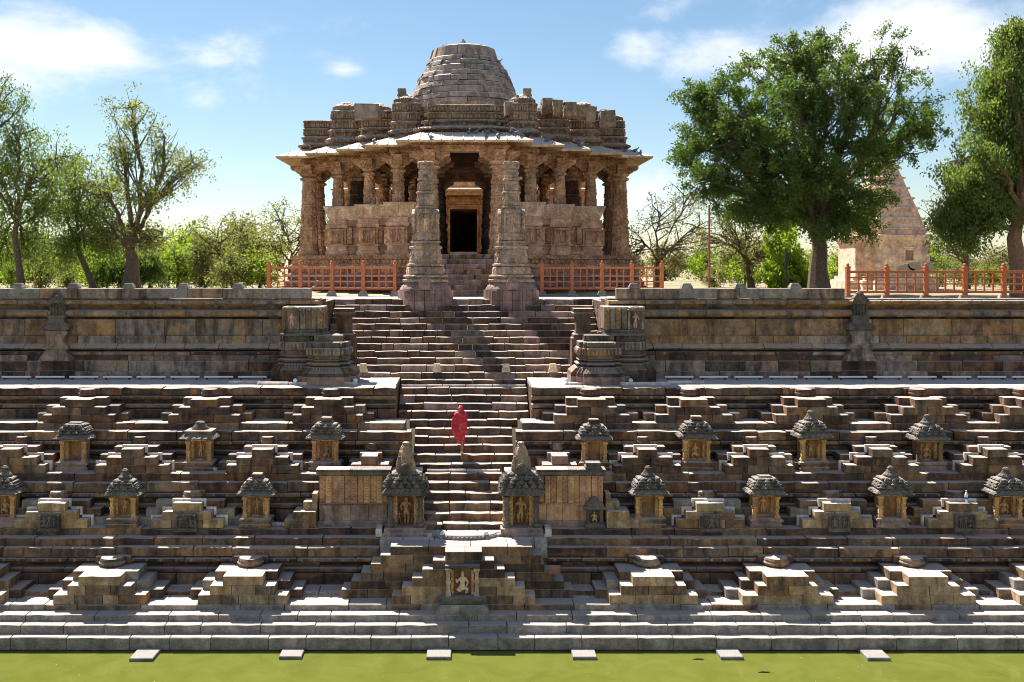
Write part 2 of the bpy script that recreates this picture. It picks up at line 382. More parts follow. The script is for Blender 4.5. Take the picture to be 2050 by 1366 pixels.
def leaf_mat(name, cols, trans=.35):
    m, N, L, B = new_mat(name)
    geo = N.new('ShaderNodeNewGeometry')
    r = ramp(N, [(i/len(cols), c) for i, c in enumerate(cols)], 'LINEAR'); L.new(geo.outputs['Random Per Island'], r.inputs[0])
    n = noise(N, L, geo.outputs['Position'], .55, 3); rr = ramp(N, [(.3, .7), (.7, 1.3)]); L.new(n, rr.inputs[0])
    c = mixc(N, L, 1.0, r.outputs[0], rr.outputs[0], 'MULTIPLY')
    L.new(c, B.inputs['Base Color']); B.inputs['Roughness'].default_value = .55; B.inputs['Specular IOR Level'].default_value = .3
    t = N.new('ShaderNodeBsdfTranslucent'); L.new(mixc(N, L, 1.0, c, (1.5,1.6,.7), 'MULTIPLY'), t.inputs[0])
    s = N.new('ShaderNodeMixShader'); s.inputs[0].default_value = trans
    L.new(B.outputs[0], s.inputs[1]); L.new(t.outputs[0], s.inputs[2]); L.new(s.outputs[0], N['Material Output'].inputs[0])
    return m
M['leaf_dark'] = leaf_mat('dark_green_leaves', [(.07,.12,.03),(.095,.15,.038),(.135,.19,.048),(.08,.13,.036)], .48)
M['leaf_mid'] = leaf_mat('mid_green_leaves', [(.10,.15,.035),(.13,.185,.048),(.17,.22,.06)], .5)
M['leaf_olive'] = leaf_mat('olive_leaves', [(.17,.19,.065),(.20,.21,.08),(.24,.24,.10),(.14,.17,.06)], .5)
M['leaf_lime'] = leaf_mat('lime_green_leaves', [(.17,.26,.03),(.21,.30,.035),(.26,.33,.05)], .55)
M['leaf_dry'] = leaf_mat('pale_dry_leaves', [(.20,.19,.09),(.17,.18,.08),(.24,.21,.10)], .42)

# red veil printed with small yellow and white flowers
def saree_mat():
    m, N, L, B = new_mat('red_printed_cloth')
    tcn = N.new('ShaderNodeTexCoord')
    v = N.new('ShaderNodeTexVoronoi'); v.inputs['Scale'].default_value = 15; L.new(tcn.outputs['Object'], v.inputs['Vector'])
    r = ramp(N, [(.19, 1.0), (.25, 0.0)]); L.new(v.outputs['Distance'], r.inputs[0])
    n = noise(N, L, tcn.outputs['Object'], 3, 3)
    base = ramp(N, [(.35, (.42,.006,.06)), (.6, (.55,.012,.02))]); L.new(n, base.inputs[0])
    sp = ramp(N, [(0, (.75,.55,.18)), (.5, (.8,.6,.55)), (.8, (.55,.15,.35))], 'CONSTANT')
    sx = N.new('ShaderNodeSeparateXYZ'); L.new(v.outputs['Color'], sx.inputs[0]); L.new(sx.outputs[0], sp.inputs[0])
    L.new(mixc(N, L, r.outputs[0], base.outputs[0], sp.outputs[0]), B.inputs['Base Color']); B.inputs['Roughness'].default_value = .7
    return m
M['saree'] = saree_mat()
M['skirt'] = plain_mat('purple_red_skirt', (.30,.02,.10), .7, .35, 25)
def water_mat():
    m, N, L, B = new_mat('green_algae_water')
    geo = N.new('ShaderNodeNewGeometry')
    n = noise(N, L, geo.outputs['Position'], .9, 8, .62, 1.2)
    r = ramp(N, [(.3, (.092,.105,.018)), (.7, (.128,.14,.026))]); L.new(n, r.inputs[0])
    n2 = noise(N, L, geo.outputs['Position'], 7.0, 3, .8)
    r2 = ramp(N, [(.78, 0.0), (.82, 1.0)]); L.new(n2, r2.inputs[0])
    L.new(mixc(N, L, mth(N, L, 'MULTIPLY', r2.outputs[0], .4), r.outputs[0], (.4,.42,.16)), B.inputs['Base Color'])
    B.inputs['Roughness'].default_value = .03; B.inputs['IOR'].default_value = 1.33; B.inputs['Specular IOR Level'].default_value = .5
    mp = N.new('ShaderNodeMapping'); mp.inputs['Scale'].default_value = (1, 2.2, 1); L.new(geo.outputs['Position'], mp.inputs[0])
    n3 = noise(N, L, mp.outputs[0], 3.0, 4, .6)
    bp = N.new('ShaderNodeBump'); bp.inputs['Strength'].default_value = .07; bp.inputs['Distance'].default_value = .05
    L.new(n3, bp.inputs['Height']); L.new(bp.outputs[0], B.inputs['Normal'])
    return m
M['water'] = water_mat()
def ground_mat():
    m, N, L, B = new_mat('dry_earth_and_grass')
    geo = N.new('ShaderNodeNewGeometry')
    n = noise(N, L, geo.outputs['Position'], .25, 8, .6, .4)
    r = ramp(N, [(.3, (.12,.12,.045)), (.5, (.25,.21,.12)), (.7, (.36,.29,.20))]); L.new(n, r.inputs[0])
    L.new(r.outputs[0], B.inputs['Base Color']); B.inputs['Roughness'].default_value = .95
    return m
M['ground'] = ground_mat()
# ------------------------------------------------------------------ levels of the tank (distance, height) read along the steps
def nxt(d, a, b): return d*(a-530.0)/(b-530.0)
D0 = 27.0
D1 = nxt(D0,1277,1269); D2 = nxt(D1,1252,1244); D3 = nxt(D2,1231.5,1222); D4 = nxt(D3,1211,1192); D5 = nxt(D4,1183,1172)
D6 = nxt(D5,1097,1092.8); D7 = nxt(D6,1077.5,1071.2); D8 = nxt(D7,1058,1046); D9 = nxt(D8,966,963); D10 = nxt(D9,948,935)
D11 = nxt(D10,864,860); D12 = nxt(D11,847,838); D13 = nxt(D12,776,757)
Z1 = zf(1277,D0); Z2 = zf(1252,D1); Z3 = zf(1231.5,D2); Z4 = zf(1211,D3); ZA0 = zf(1183,D4); ZA = zf(1097,D5); ZA2 = zf(1077.5,D6); ZA3 = zf(1058,D7)
ZB = zf(966,D8); ZB2 = zf(948,D9); ZCC = zf(864,D10); ZC2 = zf(847,D11); ZT = zf(776,D12); ZP = zf(578,D13)
ZG = ZC - 1.40                                # ground before the temple
XL, XR = -18.0, 21.5
TOWER = 'on the pink tower side'; AWAY = 'away from the pink tower'
def side_name(x): return TOWER if x > 0 else AWAY

# ground and water
m = MB()
g = [(-700,37.2),(-5.4,37.2),(-5.4,40.25),(5.4,40.25),(5.4,37.2),(700,37.2),(700,1500),(-700,1500)]
m.add([(x,y,ZG-.03) for x,y in g], [(0,1,2,7),(2,3,6,7),(3,4,5,6)])
tag(m.build('ground', M['ground']), None, None, kind='structure')
m = MB(); nx, ny = 40, 24
m.add([(-45+90*i/nx, -14+41.5*j/ny, 0) for j in range(ny+1) for i in range(nx+1)], [(j*(nx+1)+i, j*(nx+1)+i+1, (j+1)*(nx+1)+i+1, (j+1)*(nx+1)+i) for j in range(ny) for i in range(nx)])
tag(m.build('water', M['water']), 'green algae water filling the tank', None, kind='structure')

# the three low grey steps at the water and the sandstone step above them
def step_run(label, x0, x1, yf, yb, z0, z1, mat, lmin, lmax, wear=.006, name='stone_step'):
    t = empty(name, ((x0+x1)/2, yf, z0), label, 'step', 'long stone steps of the tank')
    ox = (x0+x1)/2
    course(t, 'stone', x0-ox, x1-ox, [(a-yf, b-z0) for a, b in block_prof(yf, yb, z0, z1, .02)], mat, lmin, lmax, wear=wear, edge=EDGE, jy=.006, jz=.005)
    return t
step_run('lowest grey stone step, rising straight out of the green water', XL, XR, D0, D1+.06, .03, Z1, M['grey'], .9, 1.9, .007)
mlt = empty('foundation_course', (0, D0, 0), 'rough dark course of footing stones at the waterline', 'wall')
course(mlt, 'stone', XL, XR, block_prof(.03, .4, -.5, .05, .02), M['dark'], .7, 1.9, wear=.012, edge=EDGE, jy=.02)
step_run('second grey stone step above the green water', XL, XR, D1, D2+.06, Z1-.03, Z2, M['grey'], .9, 2.2)
step_run('third grey stone step above the green water', XL, XR, D2, D3+.06, Z2-.03, Z3, M['grey'], .9, 2.2)
step_run('broad sandstone ledge carrying the bottom row of stepped pyramids', XL, XR, D3, D3+.55, Z3-.03, Z4, [M['grey'], M['mid'], M['grey']], .8, 2.0)
t = empty('paving', (0, D3+.55, Z4-.1), 'pale paving slabs behind the sandstone ledge', 'paving', kind='structure')
course(t, 'slab', XL, XR, [(0,0),(0,.096),(D4+.1-D3-.55,.096),(D4+.1-D3-.55,0)], M['paving'], .6, 1.3, jy=.0, jz=.003)

def rosettes(t, x0, x1, y, z, r, sp):
    m = MB(); x = x0 + sp*.5
    while x < x1:
        s = r*rnd.uniform(.75, 1.15)
        m.lathe([(s, 0), (s*.9, s*.3), (s*.35, s*.45), (s*.3, s*.8)], 6, (x, y, z)); 
        b = len(m.v)-24
        for i in range(b, b+24):
            vx, vy, vz = m.v[i]; m.v[i] = (vx, y-(vz-z), z+(vy-y)*.9)
        x += sp*rnd.uniform(.9, 1.1)
    m.build('rosette_band', M['walltan'], t, kind='stuff')

def wall_tier(name, label, x0, x1, yf, zb, zt, mats, back, ros=True, wear=.010):
    """moulded retaining wall: plain dado, torus, recess, cornice, coping; things' origin at base front centre"""
    ox = (x0+x1)/2
    t = empty(name, (ox, yf, zb), label, 'wall', 'moulded terrace walls')
    H = zt-zb; a, b = x0-ox, x1-ox; B_ = back-yf
    course(t, 'stone', a, b, block_prof(.10, .5, 0, H*.30, .015), mats, .8, 1.9, jy=.012)
    r = H*.065; zc = H*.405
    course(t, 'stone', a, b, [(.4,zc-r),(.10,zc-r),(.045,zc-r*.6),(.03,zc),(.045,zc+r*.6),(.10,zc+r),(.4,zc+r)], mats, .9, 1.9, jy=.004, jz=.002, bev=.008)
    course(t, 'stone', a, b, block_prof(.30, .5, H*.30, H*.34, .005), mats, .9, 2.0, jy=.004); course(t, 'stone', a, b, block_prof(.32, .5, H*.47, H*.57, .005), mats, .9, 2.0, jy=.004)
    course(t, 'stone', a, b, [(.5,H*.57),(.20,H*.57),(.05,H*.62),(-.03,H*.655),(-.03,H*.715),(.10,H*.735),(.22,H*.74),(.22,H*.765),(.5,H*.765)], mats, .8, 1.8, jy=.006, jz=.003)
    course(t, 'stone', a, b, block_prof(0, B_+.05, H*.765, H, .025), mats, .9, 2.4, wear=wear*1.7, edge=EDGE, jy=.026, jz=.014)
    m = MB(); m.box(a+.02, b-.02, .38, B_+.25, -.3, H-.06); m.build('core', M['dark'], t)
    if ros: rosettes(t, a, b, -.03, H*.685, .05, .42)
    return t
def flat_tier(name, label, x0, x1, yf, yb, z0, z1, mats, wear=.010):
    ox = (x0+x1)/2
    t = empty(name, (ox, yf, z0), label, 'step', 'dark upper ledges of the tank')
    course(t, 'stone', x0-ox, x1-ox, block_prof(0, min(.45, yb-yf), 0, z1-z0, .022), mats, 1.0, 2.6, wear=wear*1.9, edge=EDGE, jy=.026, jz=.012)
    if yb - yf > .5:
        course(t, 'paving_slab', x0-ox, x1-ox, [(.45,z1-z0-.12),(.45,z1-z0-.006),(yb-yf,z1-z0-.006),(yb-yf,z1-z0-.12)], M['paving'], .5, 1.2, jy=0, jz=.004)
        m = MB(); m.box(x0-ox+.02, x1-ox-.02, .2, yb-yf+.1, -.3, z1-z0-.13); m.build('core', M['dark'], t)
    return t
dk = [M['dark'], M['dark'], M['mid']]
for s in (-1, 1):
    sn = side_name(s)
    def rng(e): return (XL-.5, -e) if s < 0 else (e, XR)
    flat_tier('kerb_step', 'low kerb step behind the bottom row of pyramids, '+sn, *rng(3.0), D4, D5+.1, Z4-.02, ZA0, [M['mid'], M['dark'], M['grey']])
    wall_tier('terrace_wall', 'lowest moulded terrace wall behind the bottom pyramids, '+sn, *rng(2.5), D5, ZA0-.02, ZA, dk, D6)
    flat_tier('ledge_step', 'middle one of the three long ledges above the bottom pyramids, '+sn, *rng(2.5), D6, D7+.1, ZA-.02, ZA2, dk)
    flat_tier('ledge_step', 'long ledge carrying the pyramids with black relief plaques, '+sn, *rng(2.55), D7, D8, ZA2-.02, ZA3, dk)
    wall_tier('terrace_wall', 'moulded terrace wall behind the lower row of little shrines, '+sn, *rng(1.28), D8, ZA3-.02, ZB, dk, D9)
    flat_tier('ledge_step', 'ledge carrying the pale trimmed pyramids above the lower shrines, '+sn, *rng(1.30), D9, D10, ZB-.02, ZB2, dk)
    wall_tier('terrace_wall', 'moulded terrace wall behind the upper row of little shrines, '+sn, *rng(1.68), D10, ZB2-.02, ZCC, dk, D11)
    flat_tier('ledge_step', 'ledge carrying the topmost row of stepped pyramids, '+sn, *rng(1.90), D11, D12, ZCC-.02, ZC2, dk)
    wall_tier('terrace_wall', 'top moulded terrace wall right under the paved walkway, '+sn, *rng(2.28), D12, ZC2-.02, ZT, dk, D12+.5, wear=.02)

# paved walkway along the foot of the high wall
for s in (-1, 1):
    x0, x1 = (XL-3, -2.32) if s < 0 else (2.32, XR+3)
    t = empty('walkway', ((x0+x1)/2, D12+.5, ZT-.12), 'paved walkway at the foot of the high wall, '+side_name(s), 'paving', kind='structure')
    ox = (x0+x1)/2; dep = (D13+.3-D12-.5)
    for r in range(4):
        a, b = dep*r/4, dep*(r+1)/4
        course(t, 'slab', x0-ox, x1-ox, [(a+.004,0),(a+.004,.112),(b-.004,.112),(b-.004,0)], M['paving'], .45, .95, jy=0, jz=.003, bev=.008)
    m = MB(); m.box(x0-ox, x1-ox, 0, dep+3.9, -2.0, -.002); m.build('core', M['dark'], t)

# ------------------------------------------------------------------ the high retaining wall with its mouldings
def big_wall(x0, x1, parapet, label):
    d = D13; ox = (x0+x1)/2
    t = empty('retaining_wall', (ox, d, ZT), label, 'wall')
    z = lambda y: zf(y, d) - ZT
    a, b = x0-ox, x1-ox; s = 1 if ox > 0 else -1
    W = [M['wall'], M['wall'], M['walltan']] if s < 0 else [M['wall'], M['walltan'], M['walltan']]
    D_ = [M['dark'], M['wall']]
    B2 = .7
    C = lambda prof, mats, l0, l1, **k: course(t, 'stone', a, b, prof, mats, l0, l1, **k)
    C(block_prof(-.14, B2, -.05, z(743), .02), D_, .8, 1.8, wear=.005, edge=EDGE)
    C(block_prof(-.09, B2, z(743), z(722), .03), D_, .8, 2.2)
    C(block_prof(-.02, B2, z(722), z(711), .01), D_, 1.0, 2.2)
    C([(B2,z(711)),(-.04,z(711)),(-.06,z(709)),(-.06,z(705)),(-.0,z(704)),(B2,z(704))], D_, 1.0, 2.0)
    C([(B2,z(701)),(.12,z(701)),(-.14,z(698.5)),(-.18,z(696)),(-.04,z(691)),(.05,z(688)),(B2,z(688))], W, 1.0, 2.4, jy=.004, jz=.002)
    C(block_prof(.04, B2, z(688), z(673), .01), W, .9, 2.2)
    C(block_prof(.13, B2, z(673), z(639.5), .008), W, 1.0, 1.9, jy=.010); C(block_prof(.42, B2, z(639.5), z(635), .004), D_, 1.5, 2.6); C(block_prof(.42, B2, z(704), z(701), .004), D_, 1.5, 2.6)
    r = (z(620)-z(635))/2; zc = z(627.5)
    C([(B2,zc-r)]+[(.12-.24*math.cos(q)*1.0, zc+r*math.sin(q)) for q in [R(v) for v in (-80,-50,-20,10,40,65,85)]]+[(B2,zc+r)], W, .9, 1.6, jy=.004, jz=.002, bev=.012)
    C([(B2,z(620)),(.24,z(620)),(.16,z(614)),(-.02,z(610.5)),(-.20,z(608)),(-.20,z(602.5)),(.0,z(601)),(B2,z(600.5))], W, .9, 1.8, jy=.005, jz=.003)
    C(block_prof(-.05, B2, z(600.5), z(598) if parapet else z(596.5), .01), W, 1.2, 2.6, jy=.004)
    rosettes(t, a, b, -.20, z(604), .065, .68); rosettes(t, a, b, -.05, z(707), .06, .80)
    if parapet:
        p0, p1 = parapet
        course(t, 'parapet_stone', p0-ox, p1-ox, block_prof(-.10, .25, z(597.5), z(577.5), .015), [M['wall'], M['wall'], M['grey']], .7, 1.6, jy=.006)
    m = MB(); m.box(a+.02, b-.02, .6, 1.9, -.3, z(601)); m.build('core', M['dark'], t)
    return t
big_wall(-22.5, -5.25, (-22.5, -5.55), 'high grey retaining wall with dark torus mouldings below the thin trees')
big_wall(5.25, 26.0, (5.55, 13.85), 'high ochre stained retaining wall with torus mouldings below the big tree')

# stair side walls where the upper flight cuts into the bank
for s in (-1, 1):
    t = empty('stair_side_wall', (s*5.36, D13+.7, ZT), 'dark stone cheek wall of the upper staircase '+side_name(s), 'wall')
    for k in range(8):
        y = .0
        while y < 3.6:
            ln = rnd.uniform(.6, 1.2); m = MB(); m.box(-.09, .10, y+.004, min(y+ln, 3.75)-.004, k*.34+.002, (k+1)*.34-.002, .012)
            m.build('stone', M['dark'], t); y += ln

# trapezoid stubs along the parapet, and the paved strip behind the broken parapet
stub = MB(); stub.square([(.20,0),(.20,.05),(.135,.17),(.12,.185)], sy=.8); stub = stub.mesh('coping_stub', M['grey'])
for k, x in enumerate((36,147,257,367,476)):
    o = put('coping_stub', stub, None, (xf(x,D13), D13+.07, zf(577.4,D13))); tag(o, 'small grey trapezoid stone stub on the parapet before the thin trees', 'stone stub', 'coping stubs on the parapet')
for x in (1270,1375,1482,1592):
    o = put('coping_stub', stub, None, (xf(x,D13), D13+.07, zf(577.4,D13))); tag(o, 'small grey trapezoid stone stub on the parapet between temple and big tree', 'stone stub', 'coping stubs on the parapet')

# niche pilasters set into the high wall
def wall_niche(x, label):
    d = D13; t = empty('wall_niche', (xf(x,d), d-.12, ZT), label, 'niche pilaster')
    z = lambda y: zf(y, d)-ZT
    m = MB(); m.box(-.62,.62,-.06,.2,0,z(741),.02); m.box(-.6,.6,-.04,.2,z(741),z(722),.02); m.build('base', M['dark'], t)
    m = MB(); m.square([(.60,z(721)),(.50,z(712)),(.36,z(700)),(.46,z(697)),(.44,z(692)),(.33,z(686)),(.34,z(672)),(.40,z(668)),(.42,z(663)),(.24,z(660))], sy=.5); m.build('shaft', M['wall'], t)
    m = MB(); m.square([(.36,z(661)),(.50,z(659)),(.46,z(652)),(.30,z(645)),(.27,z(637)),(.33,z(634)),(.33,z(631))], sy=.5); m.build('bracket_hood', M['soot'], t)
    m = MB(); m.box(-.26,.26,-.05,.2,z(631),z(607)); 
    for k in range(5): m.lathe([(.03,0),(.022,.1),(.03,.3),(.035,.40)], 6, (-.22+.11*k,-.07,z(630)))
    m.build('figure_panel', M['soot'], t)
    m = MB(); m.square([(.31,z(607)),(.33,z(604)),(.24,z(598)),(.25,z(596)),(.12,z(589)),(.13,z(587)),(.03,z(583))], sy=.55)
    for k in range(9): m.ball((rnd.uniform(-.22,.22), -.12, z(605)+rnd.uniform(.0,.2)), .06,.05,.06, 6, 4)
    m.build('pediment', M['soot'], t)
wall_niche(118, 'dark carved niche pilaster on the grey wall below the thin trees')
wall_niche(1718, 'brown carved niche pilaster on the ochre wall beside the end of the parapet')

# ------------------------------------------------------------------ the staircase
RISE, TREAD, SY0, SZ0 = .2321, .357, 30.0, ZC-7.9
st = empty('staircase', (0, SY0, SZ0-RISE), 'long dark stone staircase climbing from the tank to the temple', 'staircase')
NST = 28
for k in range(NST+1):
    y = TREAD*k; z = RISE*(k+1)
    za = SZ0+RISE*k
    hw = 1.25 if za < ZB2-.05 else 1.66 if za < ZCC-.02 else 1.87 if za < ZC2-.02 else 2.28 if za < ZT-.02 else 5.24
    mats = [M['dark'], M['dark'], M['dark'], M['dark'], M['mid'], M['base']] if k > 12 else [M['dark'], M['dark'], M['mid']]
    course(st, 'step_stone', -hw, hw, block_prof(y, y+TREAD+.14, z-RISE-.05, z, .02), mats, .45, 1.35, wear=.024, edge=EDGE, jy=.024, jz=.014)
m = MB(); 
m.add([(-5.2,.5,-.4),(5.2,.5,-.4),(5.2,TREAD*NST+.4,RISE*NST-.1),(-5.2,TREAD*NST+.4,RISE*NST-.1),(-5.2,TREAD*NST+.4,-.4),(5.2,TREAD*NST+.4,-.4)],[(0,1,2,3),(0,3,4),(1,5,2),(3,2,5,4),(0,4,5,1)])
# (core is kept under the treads only where the flight is wide)
m = MB(); m.box(-1.2, 1.2, .5, 6.2, -.4, .1); m.build('core', M['dark'], st)
# low landing at the foot of the stairs with a half-moon threshold stone
t = empty('landing', (0, D5-.02, ZA-.3), 'stone landing between the two big shrines at the stair foot', 'paving', kind='structure')
zl = ZA2-ZA+.3+.02
course(t, 'slab', -2.5, 2.5, [(0,0),(0,zl),(.42,zl),(.42,0)], M['paving'], .6, 1.1, jy=0, jz=.002)
course(t, 'slab', -2.5, 2.5, [(.42,0),(.42,zl+.10),(.98,zl+.10),(.98,0)], M['mid'], .7, 1.3, jy=0, jz=.004)
m = MB()
pr = []
for r_, z_ in ((.95,0),(1.0,.05),(.96,.11),(.90,.13)):
    pr.append([(r_*math.cos(math.pi+math.pi*k/20), r_*.5*math.sin(math.pi+math.pi*k/20)*1.0, z_) for k in range(21)])
m.loft(pr)
for k in range(24):
    q = math.pi+math.pi*(k+.5)/24; m.ball((.985*math.cos(q), .49*math.sin(q), .055), .05,.03,.04, 6, 4)
hm = m.build('threshold_stone', M['grey'], None, (xf(930,29.5), D5+.41, ZA2+.02))
tag(hm, 'scalloped half-moon threshold stone at the foot of the staircase', 'threshold stone')

# ------------------------------------------------------------------ stepped pyramids
def pyramid(x, y0, z0, wall_y, w, h, delta, p, mats, backm, label, group, trim=False, drum=True, plaque=None, name='stepped_pyramid', cat='stepped pyramid'):
    t = empty(name, (x, y0, z0), label, cat, group)
    dep = wall_y - y0
    w = [q*rnd.uniform(.94,1.05) for q in w]
    n = len(w)
    for k in range(n):
        a = w[k]; z_0, z_1 = k*h+.002, (k+1)*h-.001
        pieces = 1 if k == n-1 else max(2, int(round(2*a/rnd.uniform(.6,.9))))
        cuts = [-a] + sorted([-a + 2*a*(i+rnd.uniform(-.18,.18))/pieces for i in range(1,pieces)]) + [a]
        if n - k > 4: pass
        for i in range(pieces):
            stone(t, 'block', cuts[i], cuts[i+1], block_prof(0, p-(.09 if trim else .004), z_0, z_1, .014), rnd.choice(mats), jy=.016, jz=.003, bev=.014, wear=.010, edge=EDGE)
        b = a + delta
        for s in (-1, 1):
            q0, q1 = (-b, 0) if s < 0 else (0, b)
            stone(t, 'block', q0, q1, block_prof(p, dep+.10, z_0, z_1-.002, .012), rnd.choice(backm), jy=.006, jz=.001, bev=.010)
    if trim:
        e = .075; m_ = []
        for k in range(n):
            a = w[k]; b = w[k+1]+e if k < n-1 else 0
            for s in (-1, 1):
                mm = MB(); x0, x1 = sorted((s*a+s*.003, s*(a+e))); mm.box(x0, x1, p-.088, p-.006, k*h+(e if k else .003), (k+1)*h+e, .006); mm.build('trim_stone', M['pale'], t)
                if k < n-1:
                    x0, x1 = sorted((s*(b+.003), s*(a-.003))); mm = MB(); mm.box(x0, x1, p-.088, p-.006, (k+1)*h+.003, (k+1)*h+e, .006); mm.build('trim_stone', M['pale'], t)
        mm = MB(); mm.box(-w[-1], w[-1], p-.088, p-.006, n*h+.003, n*h+e, .006); mm.build('trim_stone', M['pale'], t)
    if drum:
        mm = MB(); r = min(.36, w[-1]*.62); zt = n*h
        mm.lathe([(r*.9,zt),(r*1.08,zt+.04),(r*1.12,zt+.10),(r*.98,zt+.15),(r*1.02,zt+.18),(r*.92,zt+.235),(r*.7,zt+.245)], 18, (0, dep-.16, 0), sy=.85)
        mm.build('lotus_seat', backm[0] if isinstance(backm, list) else backm, t)
        mm = MB(); mm.box(-r*1.45, r*1.45, dep-.12, dep+.1, zt+.02, zt+.25, .02); mm.build('seat_block', M['dark'], t)
    if plaque is not None: relief_plaque(t, plaque)
    return t

def figure_mesh(kind, mat):
    J = {}
    if kind == 'stand':
        J = {'pel': ((.03,0,.86),(.13,.09)), 'wst': ((.0,0,1.02),(.085,.07)), 'chs': ((-.02,0,1.24),(.13,.09)), 'nck': ((0,0,1.40),(.05,.05)), 'hd': ((.02,-.02,1.52),(.09,.09)), 'crown': ((.02,0,1.70),(.05,.05)),
             'lh': ((-.07,0,.78),(.10,.08)), 'lk': ((-.05,-.03,.45),(.07,.07)), 'lf': ((-.06,0,.08),(.05,.05)), 'rh': ((.12,0,.78),(.10,.08)), 'rk': ((.17,-.07,.46),(.07,.07)), 'rf': ((.13,0,.08),(.05,.05)),
             'ls': ((-.20,0,1.30),(.06,.06)), 'le': ((-.30,-.02,1.06),(.045,.045)), 'lw': ((-.24,-.07,.86),(.035,.035)), 'rs': ((.18,0,1.30),(.06,.06)), 're': ((.31,-.02,1.12),(.045,.045)), 'rw': ((.26,-.06,1.34),(.035,.035))}
        B = [('pel','wst'),('wst','chs'),('chs','nck'),('nck','hd'),('hd','crown'),('pel','lh'),('lh','lk'),('lk','lf'),('pel','rh'),('rh','rk'),('rk','rf'),('chs','ls'),('ls','le'),('le','lw'),('chs','rs'),('rs','re'),('re','rw')]
    else:
        J = {'pel': ((0,0,.42),(.16,.12)), 'wst': ((0,0,.64),(.11,.09)), 'chs': ((0,0,.90),(.16,.11)), 'nck': ((0,0,1.10),(.06,.06)), 'hd': ((0,-.02,1.25),(.12,.11)), 'crown': ((0,0,1.50),(.06,.06)),
             'lk': ((-.36,-.10,.30),(.10,.09)), 'lf': ((-.05,-.18,.22),(.07,.06)), 'rk': ((.34,-.10,.34),(.10,.09)), 'rf': ((.22,-.14,.04),(.07,.06)),
             'ls': ((-.22,0,.98),(.07,.07)), 'le': ((-.36,-.04,.72),(.05,.05)), 'lw': ((-.40,-.08,.98),(.05,.05)), 'rs': ((.22,0,.98),(.07,.07)), 're': ((.36,-.04,.74),(.05,.05)), 'rw': ((.24,-.14,.52),(.05,.05))}
        B = [('pel','wst'),('wst','chs'),('chs','nck'),('nck','hd'),('hd','crown'),('pel','lk'),('lk','lf'),('pel','rk'),('rk','rf'),('chs','ls'),('ls','le'),('le','lw'),('chs','rs'),('rs','re'),('re','rw')]
    J = {k: (p, (r[0]*1.3, r[1]*1.3)) for k, (p, r) in J.items()}
    return skin_mesh('carved_figure_'+kind, J, B, mat, 1)
FIG = {}
for mk in ('ochre', 'soot', 'temple_plain', 'seat'):
    for kd in ('stand', 'seat'): FIG[(kd, mk)] = figure_mesh(kd, M[mk])
def fig(parent, kind, mk, loc, hgt, flip=False, depth=1.0):
    s = hgt/(1.76 if kind == 'stand' else 1.58)
    return put('carved_figure', FIG[(kind, mk)], parent, loc, scale=((-s if flip else s), s*depth, s))

def relief_plaque(t, k):
    """blackened relief slab leaning on the front of a pyramid, with three little figures between posts"""
    m = MB(); m.box(-.34,.34,-.16,-.012,-.09,.02,.01); m.box(-.31,.31,-.10,-.004,.02,.44,.012)
    m.build('relief_slab', M['soot'], t)
    for s in (-1, 1):
        m = MB(); m.lathe([(.05,.02),(.04,.08),(.03,.12),(.028,.34),(.045,.38),(.05,.43)], 8, (s*.28,-.12,0)); m.build('relief_post', M['soot'], t)
    for i, x in enumerate((-.15, 0, .15)):
        fig(t, 'stand' if (i+k) % 3 else 'seat', 'soot', (x, -.12, .02), .40 if i != 1 else .43, flip=bool((i+k) % 2))

TN = [M['tan'], M['tan'], M['mid'], M['tan']]
BK = [M['mid'], M['dark'], M['mid'], M['grey']]
order = ['first', 'second', 'third', 'fourth', 'fifth']
def rank(xs, x):
    same = sorted([v for v in xs if v*x > 0], key=abs); return order[same.index(x)]
R1 = (-14.45,-10.38,-6.3,5.42,9.24,13.25,17.2)
for x in R1:
    pyramid(x, D3+.04, Z4, D5, (1.32,.92,.585), .263, .34, .50, TN, BK,
            'tan waterside stepped pyramid, %s from the stairs, %s' % (rank(R1,x), side_name(x)), 'bottom row of stepped pyramids')
R2 = (-12.53,-8.40,7.49,11.36,15.18,19.0)
for i, x in enumerate(R2):
    pyramid(x, D7+.03, ZA3, D8+.1, (1.06,.75,.435), .252, .62, .36, TN, BK,
            'stepped pyramid with black relief plaque, %s from the stairs, %s' % (rank(R2, x), side_name(x)),
            'second row of stepped pyramids', trim=True, plaque=i)
for s, xi, xo in ((-1, 4.47, 5.45), (1, 4.34, 5.32)):
    t = empty('corner_steps', (0, D7+.03, ZA3), 'short block steps against the panel wall end, '+side_name(s), 'block steps', 'block steps beside the panel walls')
    for k in range(4):
        a, b = sorted((s*xi, s*(xo-.27*k))); stone(t, 'block', a, b, block_prof(0 if k < 2 else .22, .85, .25*k+.002, .25*(k+1)-.001, .012), rnd.choice(TN), jy=.01, jz=.002)
R3 = (-14.2,-10.4,-6.3,5.75,9.25,13.1,16.7)
for x in R3:
    pyramid(x, D9+.02, ZB2, D10+.1, (1.12,.80,.31), .25, .36, .46, [M['mid'], M['mid'], M['dark']], [M['dark'], M['dark'], M['mid']],
            'pale-trimmed pyramid above a lower shrine, %s from the stairs, %s' % (rank(R3,x), side_name(x)), 'third row of stepped pyramids', trim=True)
for x in (-2.95, 3.02):
    pyramid(x, D9+.04, ZB2, D10+.1, (.58,.26), .27, .10, .50, [M['mid'], M['base']], [M['mid'], M['dark']],
            'small two-step pyramid with a round seat beside the stairs %s' % side_name(x), 'small pyramids beside the stairs')
R4 = (-12.6,-8.5,-4.45,4.2,7.55,11.4,15.2,18.7)
